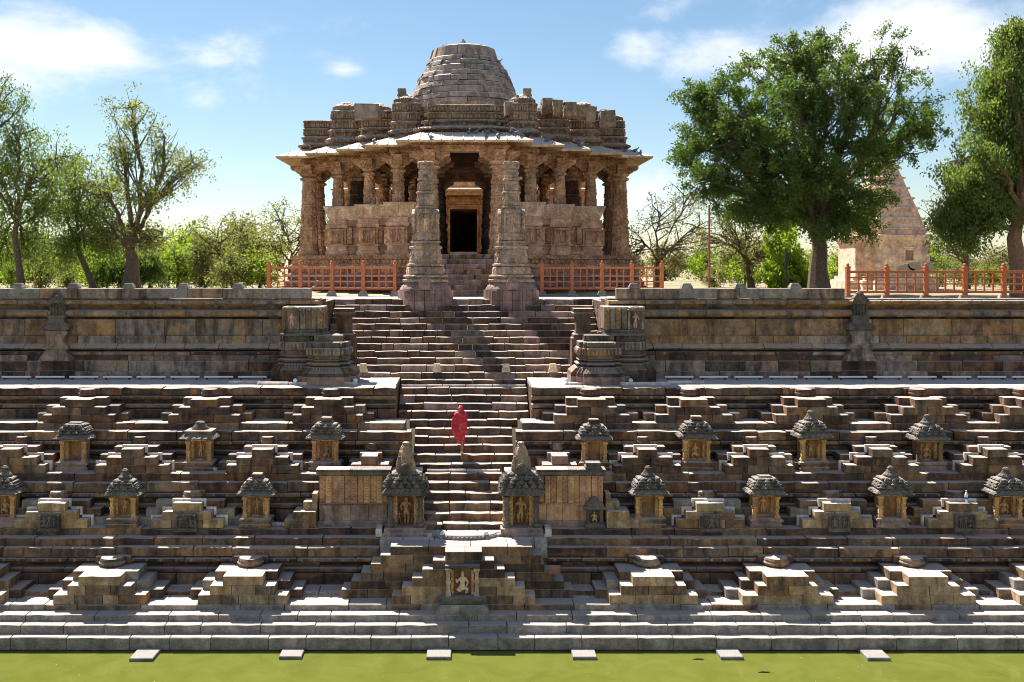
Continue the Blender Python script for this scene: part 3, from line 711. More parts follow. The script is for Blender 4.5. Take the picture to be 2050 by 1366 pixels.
for x in R4:
    pyramid(x, D11+.03, ZC2, D12+.1, (1.22,.85,.46), .255, .34, .42, [M['dark'], M['mid'], M['dark']], [M['dark'], M['mid'], M['dark']],
            'dark stepped pyramid under the walkway, %s from the stairs, %s' % (rank(R4,x), side_name(x)), 'top row of stepped pyramids', drum=True)

# pale conduit stones running along the ledges between the pyramids
for (y, z, xs, hw, e, lab) in ((D7+.30, ZA3, R2, 1.7, 2.6, 'plaque pyramid ledge'), (D9+.40, ZB2, R3, 1.5, 3.7, 'ledge above the lower shrines')):
    for s in (-1, 1):
        t = empty('conduit_kerb', (0, y, z), 'pale pink trim strip along the %s, %s' % (lab, side_name(s)), 'kerb', 'pale conduit kerbs')
        pts = sorted([v for v in xs if v*s > 0 and abs(v) > 5], key=abs); cur = e
        for v in pts + [s*22]:
            end = abs(v)-hw if v != s*22 else (18 if s < 0 else 21)
            if end - cur > .3:
                a, b = sorted((s*cur, s*end)); course(t, 'trim_stone', a, b, block_prof(0, .12, .002, .09, .01), M['pale'], .7, 1.3, jy=.004, jz=.002)
            cur = abs(v)+hw

# big central pyramid with the niche
t = empty('central_pyramid', (0, D3+.05, Z4), 'broad six-step central pyramid with a seated figure niche at its foot', 'stepped pyramid')
lv = [(1.80,-3.42,2.95),(1.52,-3.1,2.75),(1.24,-2.80,2.52),(.97,-2.50,2.45),(.68,-2.25,2.25),(.40,-2.42,2.10)]
lv = [(1.68,3.55),(1.42,3.26),(1.13,2.97),(.84,2.66),(.56,2.36),(.29,2.05)]
lv = [(2.33,3.30),(2.02,3.0),(1.72,2.70),(1.43,2.42),(1.15,2.14),(.86,1.86)]
# photo widths: front part 1.76 -> .50 half-widths, back part 3.2 -> 1.9
lv = [(2.05,3.55,3.2),(1.76,3.27,2.92),(1.47,2.98,2.64),(1.18,2.70,2.35),(.88,2.42,2.26),(.53,2.13,2.0)]
hh = .249; p = .52; dep = D5-.02-(D3+.05)
CM = [M['mid'], M['mid'], M['dark']]
for k, (a, bl, br) in enumerate(lv):
    c = [(-a, -.45), (.42, a)] if k < 4 else [(-a, a)]
    for x0, x1 in c:
        course(t, 'block', x0, x1, block_prof(0, p-.003, k*hh+.002, (k+1)*hh-.001, .012), [M['tan'], M['mid'], M['tan']] if k < 3 else CM, .5, 1.0, jy=.005, jz=.001, bev=.010)
    if k < 4:
        m = MB(); m.box(-.45, .42, .30, p, k*hh, (k+1)*hh); m.build('block', M['mid'], t)
    course(t, 'block', -bl, br, block_prof(p, dep-.003, k*hh+.002, (k+1)*hh-.003, .012), CM, .6, 1.3, jy=.005, jz=.001, bev=.010)
m = MB(); m.box(2.45, 2.80, p-.14, p-.01, 3*hh-.02, 4*hh-.04, .01); m.build('block', M['red'], t)
nt_ = empty('seated_figure_niche', (-.03, D3-.02, Z3), 'dark framed niche with a pale seated deity at the central pyramid foot', 'shrine')
m = MB(); m.square([(1.0,0),(1.0,.10),(.86,.22),(.80,.24)], (0,.02,0), sx=.74, sy=.34); m.build('plinth', M['grey'], nt_)
m = MB(); m.square([(.62,.25),(.68,.29),(.70,.34),(.66,.42),(.60,.44)], (0,.02,0), sx=1, sy=.38)
for s in (-1,1): m.ball((s*.42,-.24,.36), .16,.07,.06, 8, 5)
m.build('lotus_base', M['soot'], nt_)
for s in (-1, 1):
    m = MB(); m.square([(.07,.44),(.075,.50),(.06,.54),(.055,.80),(.075,.84),(.055,.88),(.055,1.10),(.08,1.16),(.09,1.22)], (s*.40,-.06,0)); m.build('pillar', M['pillar'], nt_)
    m = MB(); m.box(s*.29-.035, s*.29+.035, -.02, .2, .44, 1.16, .006); m.build('jamb', M['ochre'], nt_)
m = MB(); m.box(-.5,.5,-.10,.30,1.225,1.30,.012); m.build('lintel', M['soot'], nt_)
m = MB(); m.box(-.33,.33,.16,.24,.44,1.2); m.build('niche_back', M['niche'], nt_)
fig(nt_, 'seat', 'seat', (0, .05, .46), .70)
# ------------------------------------------------------------------ little shrines
def shrine(x, y, z, s, label, group, style, seed, figk):
    r = random.Random(seed)
    t = empty('niche_shrine', (x, y, z), label, 'shrine', group)
    q_ = r.uniform(.95,1.04); t.scale = (s*r.uniform(.92,1.02), s*q_, s*q_); t.rotation_euler = (r.uniform(-.015,.015), r.uniform(-.02,.02), r.uniform(-.05,.05))
    m = MB(); m.square([(.48,0),(.48,.08),(.44,.10),(.44,.16),(.50,.19),(.47,.24),(.40,.27)], sy=.62); m.build('plinth', r.choice([M['mid'], M['base'], M['mid']]), t)
    m = MB(); m.box(-.36,.36,.08,.20,.27,.92); m.build('niche_back', M['niche'], t)
    bod = r.choice([M['ochre'], M['mid'], M['ochre']])
    for q in (-1, 1):
        m = MB(); m.square([(.075,.265),(.08,.30),(.055,.34),(.05,.52),(.065,.54),(.065,.58),(.05,.60),(.05,.78),(.075,.82),(.085,.875)], (q*.335,-.15,0)); m.build('pillar', bod, t)
        m = MB(); m.box(q*.24-.045, q*.24+.045, -.06, .10, .27, .88, .006); m.build('jamb', M['ochre'], t)
    m = MB(); m.box(-.40,.40,-.20,.2,.877,.93,.01); m.build('lintel', M['ochre'], t)
    if figk:
        m = MB(); m.box(-.19,.19,-.02,.08,.27,.31,.006); m.build('figure_base', M['ochre'], t)
        fig(t, figk, 'ochre', (0, .05, .31), .50 if figk == 'seat' else .55, flip=r.random() < .5)
    # fluted, drooping eave
    m = MB(); nn = 40; rings = []
    for (hx, hy, zz, fl) in ((.40,.26,.93,0),(.545,.38,.94,.016),(.57,.41,.975,.022),(.50,.33,1.04,.016),(.40,.26,1.085,0)):
        ring = []
        for k in range(nn):
            a = 2*math.pi*k/nn; c_, s_ = math.cos(a), math.sin(a); g_ = 1/max(abs(c_), abs(s_)); g_ = g_**.85
            w_ = fl*(1 if k % 2 else -1)*1.0 + r.uniform(-.012,.012)*(1 if fl else 0)
            ring.append(((hx+w_)*c_*g_, (hy+w_)*s_*g_, zz + r.uniform(-.01,.01)*(1 if fl else 0)))
        rings.append(ring)
    m.loft(rings); m.build('eave', M['soot'], t)
    rm = M['soot']
    if style == 'flat':
        m = MB(); m.square([(.42,1.085),(.44,1.11),(.43,1.18),(.36,1.20)], sy=.62); m.build('roof_slab', r.choice([M['mid'], rm]), t)
        if seed % 2: 
            m = MB(); m.lathe([(.30,1.20),(.26,1.25),(.19,1.33),(.14,1.38),(.15,1.40),(.10,1.44)], 12, sy=.7); m.build('bell_finial', rm, t)
        return t
    m = MB(); m.square([(.42,1.085),(.46,1.10),(.46,1.125),(.40,1.14),(.40,1.17),(.44,1.185),(.43,1.21),(.36,1.225),(.36,1.255),(.40,1.27),(.38,1.295),(.29,1.31),(.29,1.34),(.33,1.355),(.30,1.38),(.20,1.40),(.18,1.43)], sy=.64)
    m.v = [(x_+r.uniform(-.012,.012), y_, z_+r.uniform(-.008,.008)) for x_, y_, z_ in m.v]; m.build('roof_core', rm, t)
    m = MB()
    for (zz, hw, hd, n, sz) in ((1.115,.36,.265,4,.085),(1.20,.31,.24,3,.085),(1.285,.22,.21,3,.075)):
        for k in range(n):
            xx = -hw + 2*hw*k/(n-1); q = sz*r.uniform(.8,1.1)
            m.square([(q,zz),(q,zz+.03),(q*.75,zz+.045),(q*.6,zz+.06),(q*.15,zz+.09)], (xx+r.uniform(-.02,.02), -hd-.02, r.uniform(-.01,.01)), sy=.7)
        for q in (-1,1):
            for k in range(2): m.square([(sz,zz),(sz,zz+.03),(sz*.6,zz+.06),(sz*.15,zz+.09)], (q*(hw+.05), -hd*.5+hd*k*.9, 0), sx=.7)
    m.build('roof_bells', rm, t)
    m = MB(); m.add([(-.17,-.30,1.10),(.17,-.30,1.10),(.0,-.30,1.31),(-.15,-.22,1.10),(.15,-.22,1.10),(0,-.18,1.33)], [(0,1,2),(3,5,4),(0,2,5,3),(1,4,5,2),(0,3,4,1)]); m.build('gable', rm, t)
    if style == 'bell':
        m = MB(); m.lathe([(.20,1.42),(.21,1.46),(.15,1.52),(.10,1.60),(.085,1.63),(.10,1.65),(.05,1.70)], 12, sy=.8); m.build('bell_finial', rm, t)
    elif style == 'cube':
        m = MB(); m.box(-.16,.16,-.12,.12,1.44,1.56,.02); m.build('top_block', M['dark'], t)
    return t
S2 = (-14.1,-10.4,-6.35,5.67,9.2,13.07,16.6)
st2 = ['bell','bell','cube','bell','bells','bell','bell']; fk2 = ['seat','stand','stand',None,'stand',None,'seat']
de2 = ['seated figure', 'slender standing figure', 'standing figure', 'empty niche', 'standing figure', 'empty pale niche', 'seated figure']
for i, x in enumerate(S2):
    shrine(x, D8-.32, ZA3, 1.07, 'lower shrine with %s, %s from the stairs, %s' % (de2[i], rank(S2,x), side_name(x)), 'lower row of niche shrines', st2[i], 30+i, fk2[i])
S4 = (-12.4,-8.4,-4.4,4.16,7.4,11.1,14.8)
st4 = ['bells','flat','cube','cube','cube','bell','bell']; fk4 = [None,'stand','seat',None,'seat','stand','seat']
de4 = ['empty niche', 'flat broken roof', 'seated figure', 'empty niche', 'square top block', 'standing figure', 'seated figure']
for i, x in enumerate(S4):
    shrine(x, D10-.30, ZB2, 1.07, 'upper shrine with %s, %s from the stairs, %s' % (de4[i], rank(S4,x), side_name(x)), 'upper row of niche shrines', st4[i], 61+2*i if st4[i]=='flat' else 60+2*i, fk4[i])

# two big shrines with beehive spires flanking the foot of the stairs
def big_shrine(x, sgn):
    d = D7+.18
    t = empty('spired_shrine', (x, d, ZA2), 'beehive spired shrine beside the stair foot '+side_name(x), 'shrine', 'spired shrines at the stair foot')
    r = random.Random(5+sgn)
    m = MB(); m.square([(.68,0),(.68,.10),(.63,.12),(.63,.24),(.58,.26)], sy=.7); m.build('plinth', M['base'], t)
    m = MB(); m.box(-.50,.50,.12,.42,.26,1.24); m.build('niche_back', M['niche'], t)
    for q in (-1, 1):
        m = MB(); m.lathe([(.13,.26),(.14,.34),(.10,.38),(.12,.46),(.085,.56),(.075,.70),(.09,.72),(.085,.80),(.07,.84),(.07,1.05),(.10,1.09),(.12,1.16),(.12,1.20)], 10, (q*.45,-.27,0)); m.build('pillar', M['soot'], t)
        m = MB(); m.box(q*.31-.06, q*.31+.06, -.16, .14, .26, 1.22, .01); m.build('jamb', M['ochre'], t)
        m = MB(); m.lathe([(.10,.26),(.10,.34),(.07,.40),(.07,1.0),(.10,1.1),(.11,1.2)], 8, (q*.48,.25,0)); m.build('pillar', M['ochre'], t)
    m = MB(); m.box(-.52,.52,-.30,.42,1.205,1.29,.01); m.build('lintel', M['ochre'], t)
    fig(t, 'stand', 'ochre', (0, -.02, .28), .90, flip=sgn > 0)
    for q in (-1,1): fig(t, 'stand', 'ochre', (q*.21,.08,.28), .42, flip=q > 0)
    m = MB(); nn = 56; rings = []
    for (hx, hy, zz, fl) in ((.50,.40,1.29,0),(.66,.56,1.27,.02),(.69,.59,1.33,.03),(.60,.50,1.43,.02),(.50,.44,1.47,0)):
        ring = []
        for k in range(nn):
            a = 2*math.pi*k/nn; c_, s_ = math.cos(a), math.sin(a); g_ = (1/max(abs(c_), abs(s_)))**.85; w_ = fl*(1 if k % 2 else -1)
            ring.append(((hx+w_)*c_*g_, (hy+w_)*s_*g_, zz+r.uniform(-.008,.008)))
        rings.append(ring)
    m.loft(rings); m.build('eave', M['soot'], t)
    m = MB(); m.square([(.58,1.47),(.60,1.52),(.57,1.56),(.57,1.64),(.53,1.68),(.53,1.76),(.44,1.80),(.42,1.86),(.28,1.93)], sy=.66); m.build('roof_core', M['soot'], t)
    m = MB()
    for (zz, hw, hd, n, sz) in ((1.49,.58,.40,6,.10),(1.60,.55,.37,5,.10),(1.71,.47,.31,4,.10)):
        for k in range(n):
            xx = -hw+2*hw*k/(n-1); m.lathe([(sz,zz),(sz*1.08,zz+.03),(sz*.8,zz+.07),(sz*.5,zz+.10),(sz*.55,zz+.12),(sz*.1,zz+.17)], 8, (xx,-hd-.02,0))
        for q in (-1,1):
            for k in range(3): m.lathe([(sz,zz),(sz*1.08,zz+.03),(sz*.8,zz+.07),(sz*.5,zz+.10),(sz*.1,zz+.17)], 8, (q*(hw+.02),-hd+hd*.7*k,0))
    m.build('roof_bells', M['soot'], t)
    # spire: fluted beehive with corner spirelets
    def beehive(mm, c, rr, z0, z1, n=20):
        prof = [(1.0,0),(1.05,.06),(1.04,.25),(.95,.45),(.80,.65),(.60,.82),(.42,.92),(.36,.94)]
        rings = []
        for a, b in prof:
            rings.append([(c[0]+rr*a*(1.0 if k % 4 < 2 else .90)*math.cos(2*math.pi*k/n), c[1]+rr*a*(1.0 if k % 4 < 2 else .90)*math.sin(2*math.pi*k/n)*.85, z0+(z1-z0)*b) for k in range(n)])
        mm.loft(rings); mm.lathe([(rr*.34,z0+(z1-z0)*.94),(rr*.42,z0+(z1-z0)*.97),(rr*.38,z1),(rr*.15,z1+.02)], 12, (c[0],c[1],0))
    m = MB(); m.lathe([(.27,1.88),(.27,1.93),(.20,1.95)], 16, sy=.85); beehive(m, (0,0), .255, 1.94, 2.78, 24); m.build('spire', M['roof'], t)
    for q in (-1,1):
        m = MB(); beehive(m, (q*.20,-.12), .105, 1.93, 2.36, 12); m.build('corner_spirelet', M['roof'], t)
    m = MB(); m.lathe([(.20,0),(.20,.06),(.14,.09)], 12); 
    m.v = [(a*.8, -.29-c, 2.03+b*.8) for a, b, c in m.v]; m.build('gable_medallion', M['soot'], t)
    return t
big_shrine(-1.76, -1); big_shrine(1.75, 1)

# carved panel walls behind the spired shrines
def panel_wall(x0, x1, n, sgn, label):
    d = D7+.28; ox = (x0+x1)/2; hw = (x1-x0)/2
    t = empty('panel_wall', (ox, d, ZA3-.02), label, 'carved wall')
    zb = .72; zt = 1.55
    m = MB(); m.box(-hw-.05, hw+.05, -.07, .3, 0, .08, .01); m.box(-hw-.02, hw+.02, -.03, .3, .08, .18, .015); m.build('base_moulding', M['base'], t)
    dm = M['base'] if sgn < 0 else M['panel']
    k = 0; x = -hw
    while x < hw-.02:
        w_ = min(rnd.uniform(.22,.30), hw-x); mm = MB(); mm.box(x+.003, x+w_-.003, .0 if k % 2 else .025, .3, .18, zb-.06, .008); mm.build('dado_block', dm, t); x += w_; k += 1
    m = MB(); m.box(-hw, hw, -.03, .3, zb-.058, zb-.004, .01); m.build('string_course', M['mid'] if sgn < 0 else M['ochre'], t)
    for k in range(n):
        a = -hw+2*hw*k/n; b = -hw+2*hw*(k+1)/n
        mm = MB(); mm.box(a+.007, b-.007, -.02 if k % 2 else .04, .3, zb, zt, .008)
        c_ = (a+b)/2; hh_ = (b-a)*.26
        for j in range(9):           # scrollwork and figures carved up the strip
            zz = zb+.06+j*(zt-zb-.1)/9
            if k % 2: mm.box(c_-hh_, c_+hh_, -.045, -.018, zz, zz+.055)
            else:
                off = hh_*.6*(1 if j % 2 else -1); mm.ball((c_+off, .034, zz+.03), hh_*.8, .03, .042, 6, 4)
        mm.build('carved_slab', M['panel'], t)
    segs = [(-hw-.08, -hw*.1), (-hw*.1, hw*.55), (hw*.55, hw+.06)]
    for i, (a, b) in enumerate(segs):
        mm = MB(); prof = [(.3,zt+.002),(-.02,zt+.002),(-.12,zt+.03),(-.15,zt+.07),(-.09,zt+.14),(-.12,zt+.16),(-.12,zt+.21),(-.08,zt+.225),(.35,zt+.225)]
        mm.loft([[(a+.003,y_,z_) for y_,z_ in prof],[(b-.003,y_,z_) for y_,z_ in prof]]); mm.build('cornice', M['soot'] if i else M['mid'], t)
    for q in (-1,):
        mm = MB(); mm.lathe([(.18,.08),(.19,.16),(.14,.20),(.12,.26),(.13,.5),(.17,.58),(.18,.66)], 10, (-sgn*(-hw+.28) if sgn < 0 else hw-.28, -.02, 0), sy=.6)
        if sgn < 0: mm.build('pilaster', M['base'], t)
    if sgn > 0:
        mm = MB(); mm.square([(.30,.02),(.30,.08),(.24,.12),(.24,.16)], (hw-.30,-.12,0), sy=.6); mm.box(hw-.52,hw-.08,-.10,.0,.16,.58)
        for q in (-1,1): mm.lathe([(.045,.16),(.03,.22),(.03,.5),(.05,.58)], 8, (hw-.30+q*.19,-.19,0))
        mm.square([(.34,.58),(.35,.62),(.27,.66),(.28,.70),(.20,.78),(.12,.88),(.03,.96)], (hw-.30,-.12,0), sy=.6); mm.build('miniature_shrine', M['soot'], t)
        fig(t, 'seat', 'ochre', (hw-.30,-.14,.18), .34)
        mm = MB(); mm.square([(.24,zt+.228),(.25,zt+.28),(.20,zt+.34),(.23,zt+.38),(.22,zt+.42)], (hw-.32,.05,0), sy=.8); mm.build('capital_fragment', M['soot'], t)
    return t
panel_wall(-4.42, -2.28, 11, -1, 'red based ochre carved panel wall behind the spired shrine '+AWAY)
panel_wall(2.30, 4.28, 11, 1, 'ochre carved panel wall with black miniature shrine behind the spired shrine '+TOWER)

# ------------------------------------------------------------------ pair of moulded pedestals on the walkway
def moulded(mm, c, r, z0, z1, n=16, flute=True, top=None):
    H = z1-z0
    mm.cross([(r*1.0,z0),(r*1.0,z0+H*.08)], c, .6)
def pedestal(sgn):
    cx = sgn*5.25
    t = empty('carved_pedestal', (cx, 35.0, ZT), 'twin dark moulded pedestals beside the upper stairs '+side_name(sgn), 'pedestal', 'carved pedestals flanking the upper stairs')
    def stack(c, r, H, top):
        P = [('foot', M['base'] if top == 'low' else M['dark'], [(r,0),(r,H*.15)]), ('foot', M['dark'], [(r*.98,H*.15),(r*1.0,H*.165),(r*.97,H*.22),(r*.80,H*.31),(r*.70,H*.33)]),
             ('torus', M['dark'], [(r*.66,H*.33),(r*.78,H*.36),(r*.78,H*.385),(r*.66,H*.41),(r*.63,H*.43),(r*.72,H*.445),(r*.72,H*.46),(r*.63,H*.475)]),
             ('band', M['soot'], [(r*.66,H*.475),(r*.68,H*.48),(r*.68,H*.54),(r*.66,H*.55)])]
        for nm, mat, prof in P:
            mm = MB(); mm.cross(prof, c, .62); mm.build(nm, mat, t)
        mm = MB(); mm.cross([(r*.70,H*.55),(r*.74,H*.56),(r*.74,H*.68),(r*.68,H*.70)], c, .62)
        for k in range(11):      # row of little figures
            xx = -r*.66+r*1.32*k/10; yy = -r*.75 if abs(xx) < r*.46 else -r*.62
            mm.ball((c[0]+xx, c[1]+yy-.01, H*.61), r*.05, .04, H*.055, 6, 5); mm.ball((c[0]+xx, c[1]+yy-.02, H*.665), r*.035, .03, H*.02, 6, 4)
        for k in range(7): mm.ball((c[0]-sgn*r*.75, c[1]-r*.4+r*.8*k/6, H*.61), .04, r*.05, H*.055, 6, 5)
        mm.build('figure_frieze', M['wall'], t)
        mm = MB(); mm.cross([(r*.66,H*.70),(r*.69,H*.72),(r*.69,H*.80),(r*.62,H*.81)], c, .62)
        for k in range(9): mm.box(c[0]-r*.58+r*.13*k, c[0]-r*.58+r*.13*k+.05, c[1]-r*.70, c[1]-r*.6, H*.73, H*.79)
        mm.build('band', M['soot'], t)
        # petals on the foot
        mm = MB()
        for k in range(14):
            xx = -r*.8+r*1.6*k/13; yy = -r*.93 if abs(xx) < r*.58 else -r*.76
            mm.tube([(c[0]+xx, c[1]+yy-.03, H*.20), (c[0]+xx*.93, c[1]+yy*.93-.03, H*.25), (c[0]+xx*.84, c[1]+yy*.84-.01, H*.31)], .022, 5)
        mm.build('petal_band', M['dark'], t)
    stack((-sgn*.52, -.32, 0), 1.02, 1.78, 'low')
    stack((sgn*.55, .22, 0), .98, 2.02, 'tall')
    m = MB(); m.box(-sgn*.52-.5 if sgn > 0 else .02, .02 if sgn > 0 else .52+.5, -.6, .2, 1.44, 1.66, .02); m.build('broken_block', M['mid'], t)
    # tall slab with niche and pattern strips
    m = MB(); c = (sgn*.42, .22, 0); m.cross([(.80,1.62),(.82,1.66),(.78,1.70),(.70,1.71),(.70,1.82),(.66,1.84)], (c[0],c[1],0), .7); m.build('cap_course', M['soot'], t)
    m = MB(); m.box(c[0]-.72, c[0]+.72, -.36, .80, 1.84, 2.64, .02); m.build('upper_block', M['wall'], t)
    fx = c[0]+sgn*.38
    for i, xx in enumerate((-.62,-.42,-.22,-.02)):
        q = c[0]-sgn*xx*-1 if False else c[0]+sgn*xx
        mm = MB(); mm.box(q-.085, q+.085, -.42 if i % 2 else -.395, -.35, 1.86, 2.60, .008)
        for j in range(8): mm.ball((q+(.03 if j % 2 else -.03), -.42, 1.92+.085*j), .05,.02,.04, 6, 4)
        mm.build('carved_strip', M['wall'] if i % 2 else M['walltan'], t)
    mm = MB(); mm.box(fx-.27, fx-.20, -.46, -.35, 1.85, 2.5, .006); mm.box(fx+.20, fx+.27, -.46, -.35, 1.85, 2.5, .006); mm.square([(.30,2.5),(.33,2.53),(.26,2.56),(.27,2.60),(.10,2.66)], (fx,-.40,0), sy=.3); mm.build('niche_frame', M['wall'], t)
    fig(t, 'stand', 'temple_plain', (fx, -.40, 1.87), .60, flip=sgn > 0)
    # outer column stub behind, next to the steps
    m = MB(); m.square([(.36,1.5),(.36,1.62),(.30,1.66),(.26,1.72),(.26,2.25),(.36,2.30),(.38,2.38),(.33,2.42),(.36,2.46),(.36,2.55)], (-sgn*.95,.55,0)); m.build('stub_column', M['dark'], t)
    m = MB(); m.box(-sgn*.95-.42, -sgn*.95+.42, .2, .9, 0, 1.5, .02); m.build('backing_block', M['dark'], t)
pedestal(-1); pedestal(1)

# pavement kerb and flood lamps, tube lights, cream marker stones
def flood(x, y, z, label):
    t = empty('flood_lamp', (x, y, z), label, 'lamp', 'small flood lamps')
    t.scale = (.72,.72,.72)
    m = MB(); m.box(-.10,.10,-.10,.10,0,.09,.012); m.build('foot', M['pale'], t)
    m = MB(); m.lathe([(.03,.09),(.03,.13)], 8); m.build('stem', M['white'], t)
    m = MB(); m.lathe([(.05,-.09),(.085,-.05),(.10,.02),(.10,.06)], 14); v = m.v; m.v = [(a, -c, .205+b) for a, b, c in v]; hd_ = m.build('lamp_head', M['white'], t)
    m = MB(); m.lathe([(.09,0),(.08,.02),(.03,.03)], 14); m.v = [(a, -.058-c, .205+b) for a, b, c in m.v]; m.build('lens', M['lens'], hd_)
for x, lb in ((592,'outer foot of dark pedestal away from the pink tower'),(712,'inner foot of dark pedestal away from the pink tower'),(1135,'inner foot of dark pedestal on the pink tower side'),(1262,'outer foot of dark pedestal on the pink tower side')):
    flood(xf(x,33.9), 33.85, ZT-.005, 'flood lamp, '+lb)
for x, lb in ((886,'half-moon stone end away from the pink tower'),(973,'half-moon stone end on the pink tower side')):
    flood(xf(x,29.4), D5+.13, ZA2+.02, 'small flood lamp at the '+lb)
tube_p = None
def tube_light(x0, x1, d):
    t = empty('tube_light', (xf((x0+x1)/2, d), d, ZT-.005), 'long white tube light at the high wall foot '+side_name(x0-928), 'lamp', 'tube lights at the wall foot '+side_name(x0-928))
    hw = xf(928+(x1-x0)/2, d)
    m = MB(); m.box(-hw, hw, -.03, .03, .07, .13, .008); m.build('tube', M['white'], t)
    for s in (-1,1):
        m = MB(); m.box(s*hw*.8-.03, s*hw*.8+.03, -.03, .03, 0, .069); m.build('bracket', M['cable'], t)
for k in range(8): tube_light(4+67.5*k, 62+67.5*k, 35.35)
for k in range(12): tube_light(1331+69.5*k, 1388+69.5*k, 35.35)
mk = MB(); mk.square([(.155,0),(.155,.10),(.13,.14),(.12,.20),(.12,.29),(.10,.31)], sy=.6); mk = mk.mesh('marker_stone', M['cream'])
for x, k, l in ((727,17,'beside the pedestal away from the pink tower'),(875,17,'on the steps away from the pink tower'),(1013,17,'on the steps on the pink tower side'),(1107,17,'beside the pedestal on the pink tower side')):
    y = SY0+TREAD*k+.11
    o = put('marker_stone', mk, None, (xf(x,y), y, SZ0+RISE*k)); tag(o, 'cream cut marker stone '+l, 'marker stone', 'cream marker stones on the stairs')
# conduit stones round the pedestals and landing
for s in (-1, 1):
    t = empty('conduit_kerb', (s*5.2, 33.8, ZT-.004), 'pale kerb stones edging the dark pedestal '+side_name(s), 'kerb', 'pedestal kerbs')
    course(t, 'trim_stone', -1.55 if s > 0 else -1.9, 1.9 if s > 0 else 1.55, block_prof(0,.13,0,.09,.01), M['pale'], .5, 1.2)
    course(t, 'trim_stone', s*.0-(3.0 if s < 0 else -1.9), (-1.9 if s < 0 else 3.2), block_prof(.5,.62,0,.08,.01), M['pale'], .5, 1.2)
t = empty('conduit_kerb', (0, D5+.28, ZA2+.004), 'pale trim stones laid along the landing before the spired shrines', 'kerb')
for a, b in ((-2.5,-.75),(.78,2.55)): course(t, 'trim_stone', a, b, block_prof(0,.10,.016,.10,.01), M['pale'], .4, .9)
for s in (-1,1):
    m = MB(); m.box(s*2.55-.09, s*2.55+.09, -.02, .5, 0.02, .26, .01); m.build('trim_stone', M['pale'], t)
t = empty('conduit_kerb', (0, SY0+TREAD*6-.11, SZ0+RISE*5), 'pale strip of trim stones laid across the lower stairs', 'kerb'); course(t, 'trim_stone', -1.2, 1.2, block_prof(0,.10,.004,.075,.008), M['pale'], .4, .8)
t = empty('conduit_kerb', (0, SY0+TREAD*16-.11, SZ0+RISE*15), 'pale strip of trim stones laid across the stairs at walkway level', 'kerb'); course(t, 'trim_stone', -2.25, 2.25, block_prof(0,.10,.004,.075,.008), M['pale'], .5, 1.0)

# stepping slabs in the water
for i, (xa, yb, wd) in enumerate(((282,1322,47),(581,1318,45),(878,1319,49),(1171,1319,48),(1466,1319,46),(1760,1321,46))):
    d = (ZC-.10)*F/(yb-5-530)
    x = xf(xa, d); m = MB(); hw = wd*d/F/2
    sh = rnd.uniform(-.02,.02)
    m.box(-hw, hw, 0, 1.05, -.14, .085, .015)
    m.v = [(a+sh*b, b, c) for a, b, c in m.v]
    o = m.build('stepping_slab', M['slab'], None, (x, d, 0)); tag(o, 'flat pale stone slab jutting into the green water below the lowest step', 'stone slab', 'stepping slabs at the water edge')
m = MB(); m.lathe([(.0325,0),(.034,.01),(.034,.15),(.026,.19),(.012,.215),(.012,.235)], 12); wb = m.build('water_bottle', M['plastic'], None, (xf(1935,30.0), D7+.18, ZA3+3*.252))
tag(wb, 'small clear plastic water bottle left on a stepped pyramid', 'bottle'); wb.scale = (1.4,1.4,1.4)
m = MB(); m.lathe([(.0345,.06),(.0345,.11)], 12); m.build('bottle_label', M['blue'], wb)
m = MB(); m.lathe([(.014,.235),(.014,.255)], 10); m.build('bottle_cap', M['white'], wb)
for x, y, l in ((1398,1321,'short dark twig floating on the green water'),(1530,1347,'long dry leaf floating on the green water')):
    d = ZC*F/(y-530); m = MB(); m.tube([(-.16,0,0),(-.05,.02,.012),(.06,.0,.01),(.17,.03,0)], [.006,.022,.02,.004], 5); tag(m.build('floating_leaf', M['twig'], None, (xf(x,d), d, .006)), l, 'leaf')

rw = random.Random(77); m = MB()
for k in range(150):
    x, y = rw.uniform(-13,16), rw.uniform(22.0,26.85); r_ = rw.uniform(.005,.014); n_ = 6
    m.add([(x+r_*rw.uniform(.7,1.3)*math.cos(2*math.pi*j/n_), y+r_*rw.uniform(.7,1.3)*math.sin(2*math.pi*j/n_), .004) for j in range(n_)], [tuple(range(n_))])
fl = m.build('water_flecks', plain_mat('pale_blossom', (.45,.46,.28), .8, .3), None, kind='stuff'); tag(fl, 'tiny pale flecks and scum floating on the green water', 'flecks')
# ------------------------------------------------------------------ the pillared hall
YT = 56.8
T = empty('temple_hall', (.05, YT, ZG), 'pillared sandstone temple hall with stepped dome, standing behind the staircase', 'temple')
A = [1.7, 3.35, 5.0, 6.85, 8.7]
FL = 1.90                                     # floor above the ground
def quad_path(): 
    return [(A[0],A[4]),(A[0],A[3]),(A[1],A[3]),(A[1],A[2]),(A[2],A[2]),(A[2],A[1]),(A[3],A[1]),(A[3],A[0]),(A[4],A[0])]
def poly(o, k=1.0):
    P = [(u*k+o, v*k+o) for u, v in quad_path()]; r = list(reversed(P))
    return [(u,v) for u,v in r] + [(-u,v) for u,v in P] + [(-u,-v) for u,v in r] + [(u,-v) for u,v in P]
def ring(o, z, k=1.0): return [(x,y,z) for x,y in poly(o,k)]
def plinth(prof, mat, nm='plinth_course'):
    m = MB(); m.loft([ring(o,z) for o,z in prof]); m.build(nm, mat, T)
plinth([(1.25,0),(1.25,.22),(1.15,.27)], M['dark'])
plinth([(1.10,.27),(1.16,.33),(1.16,.48),(1.02,.56)], M['base'])
plinth([(.92,.56),(.92,.72),(1.04,.78),(1.04,.86),(.90,.94)], M['base'])
plinth([(.84,.94),(.84,1.20),(.98,1.26),(.98,1.34),(.86,1.42)], M['temple'])
plinth([(.80,1.42),(.80,1.66),(.90,1.70),(.90,FL)], M['temple'])
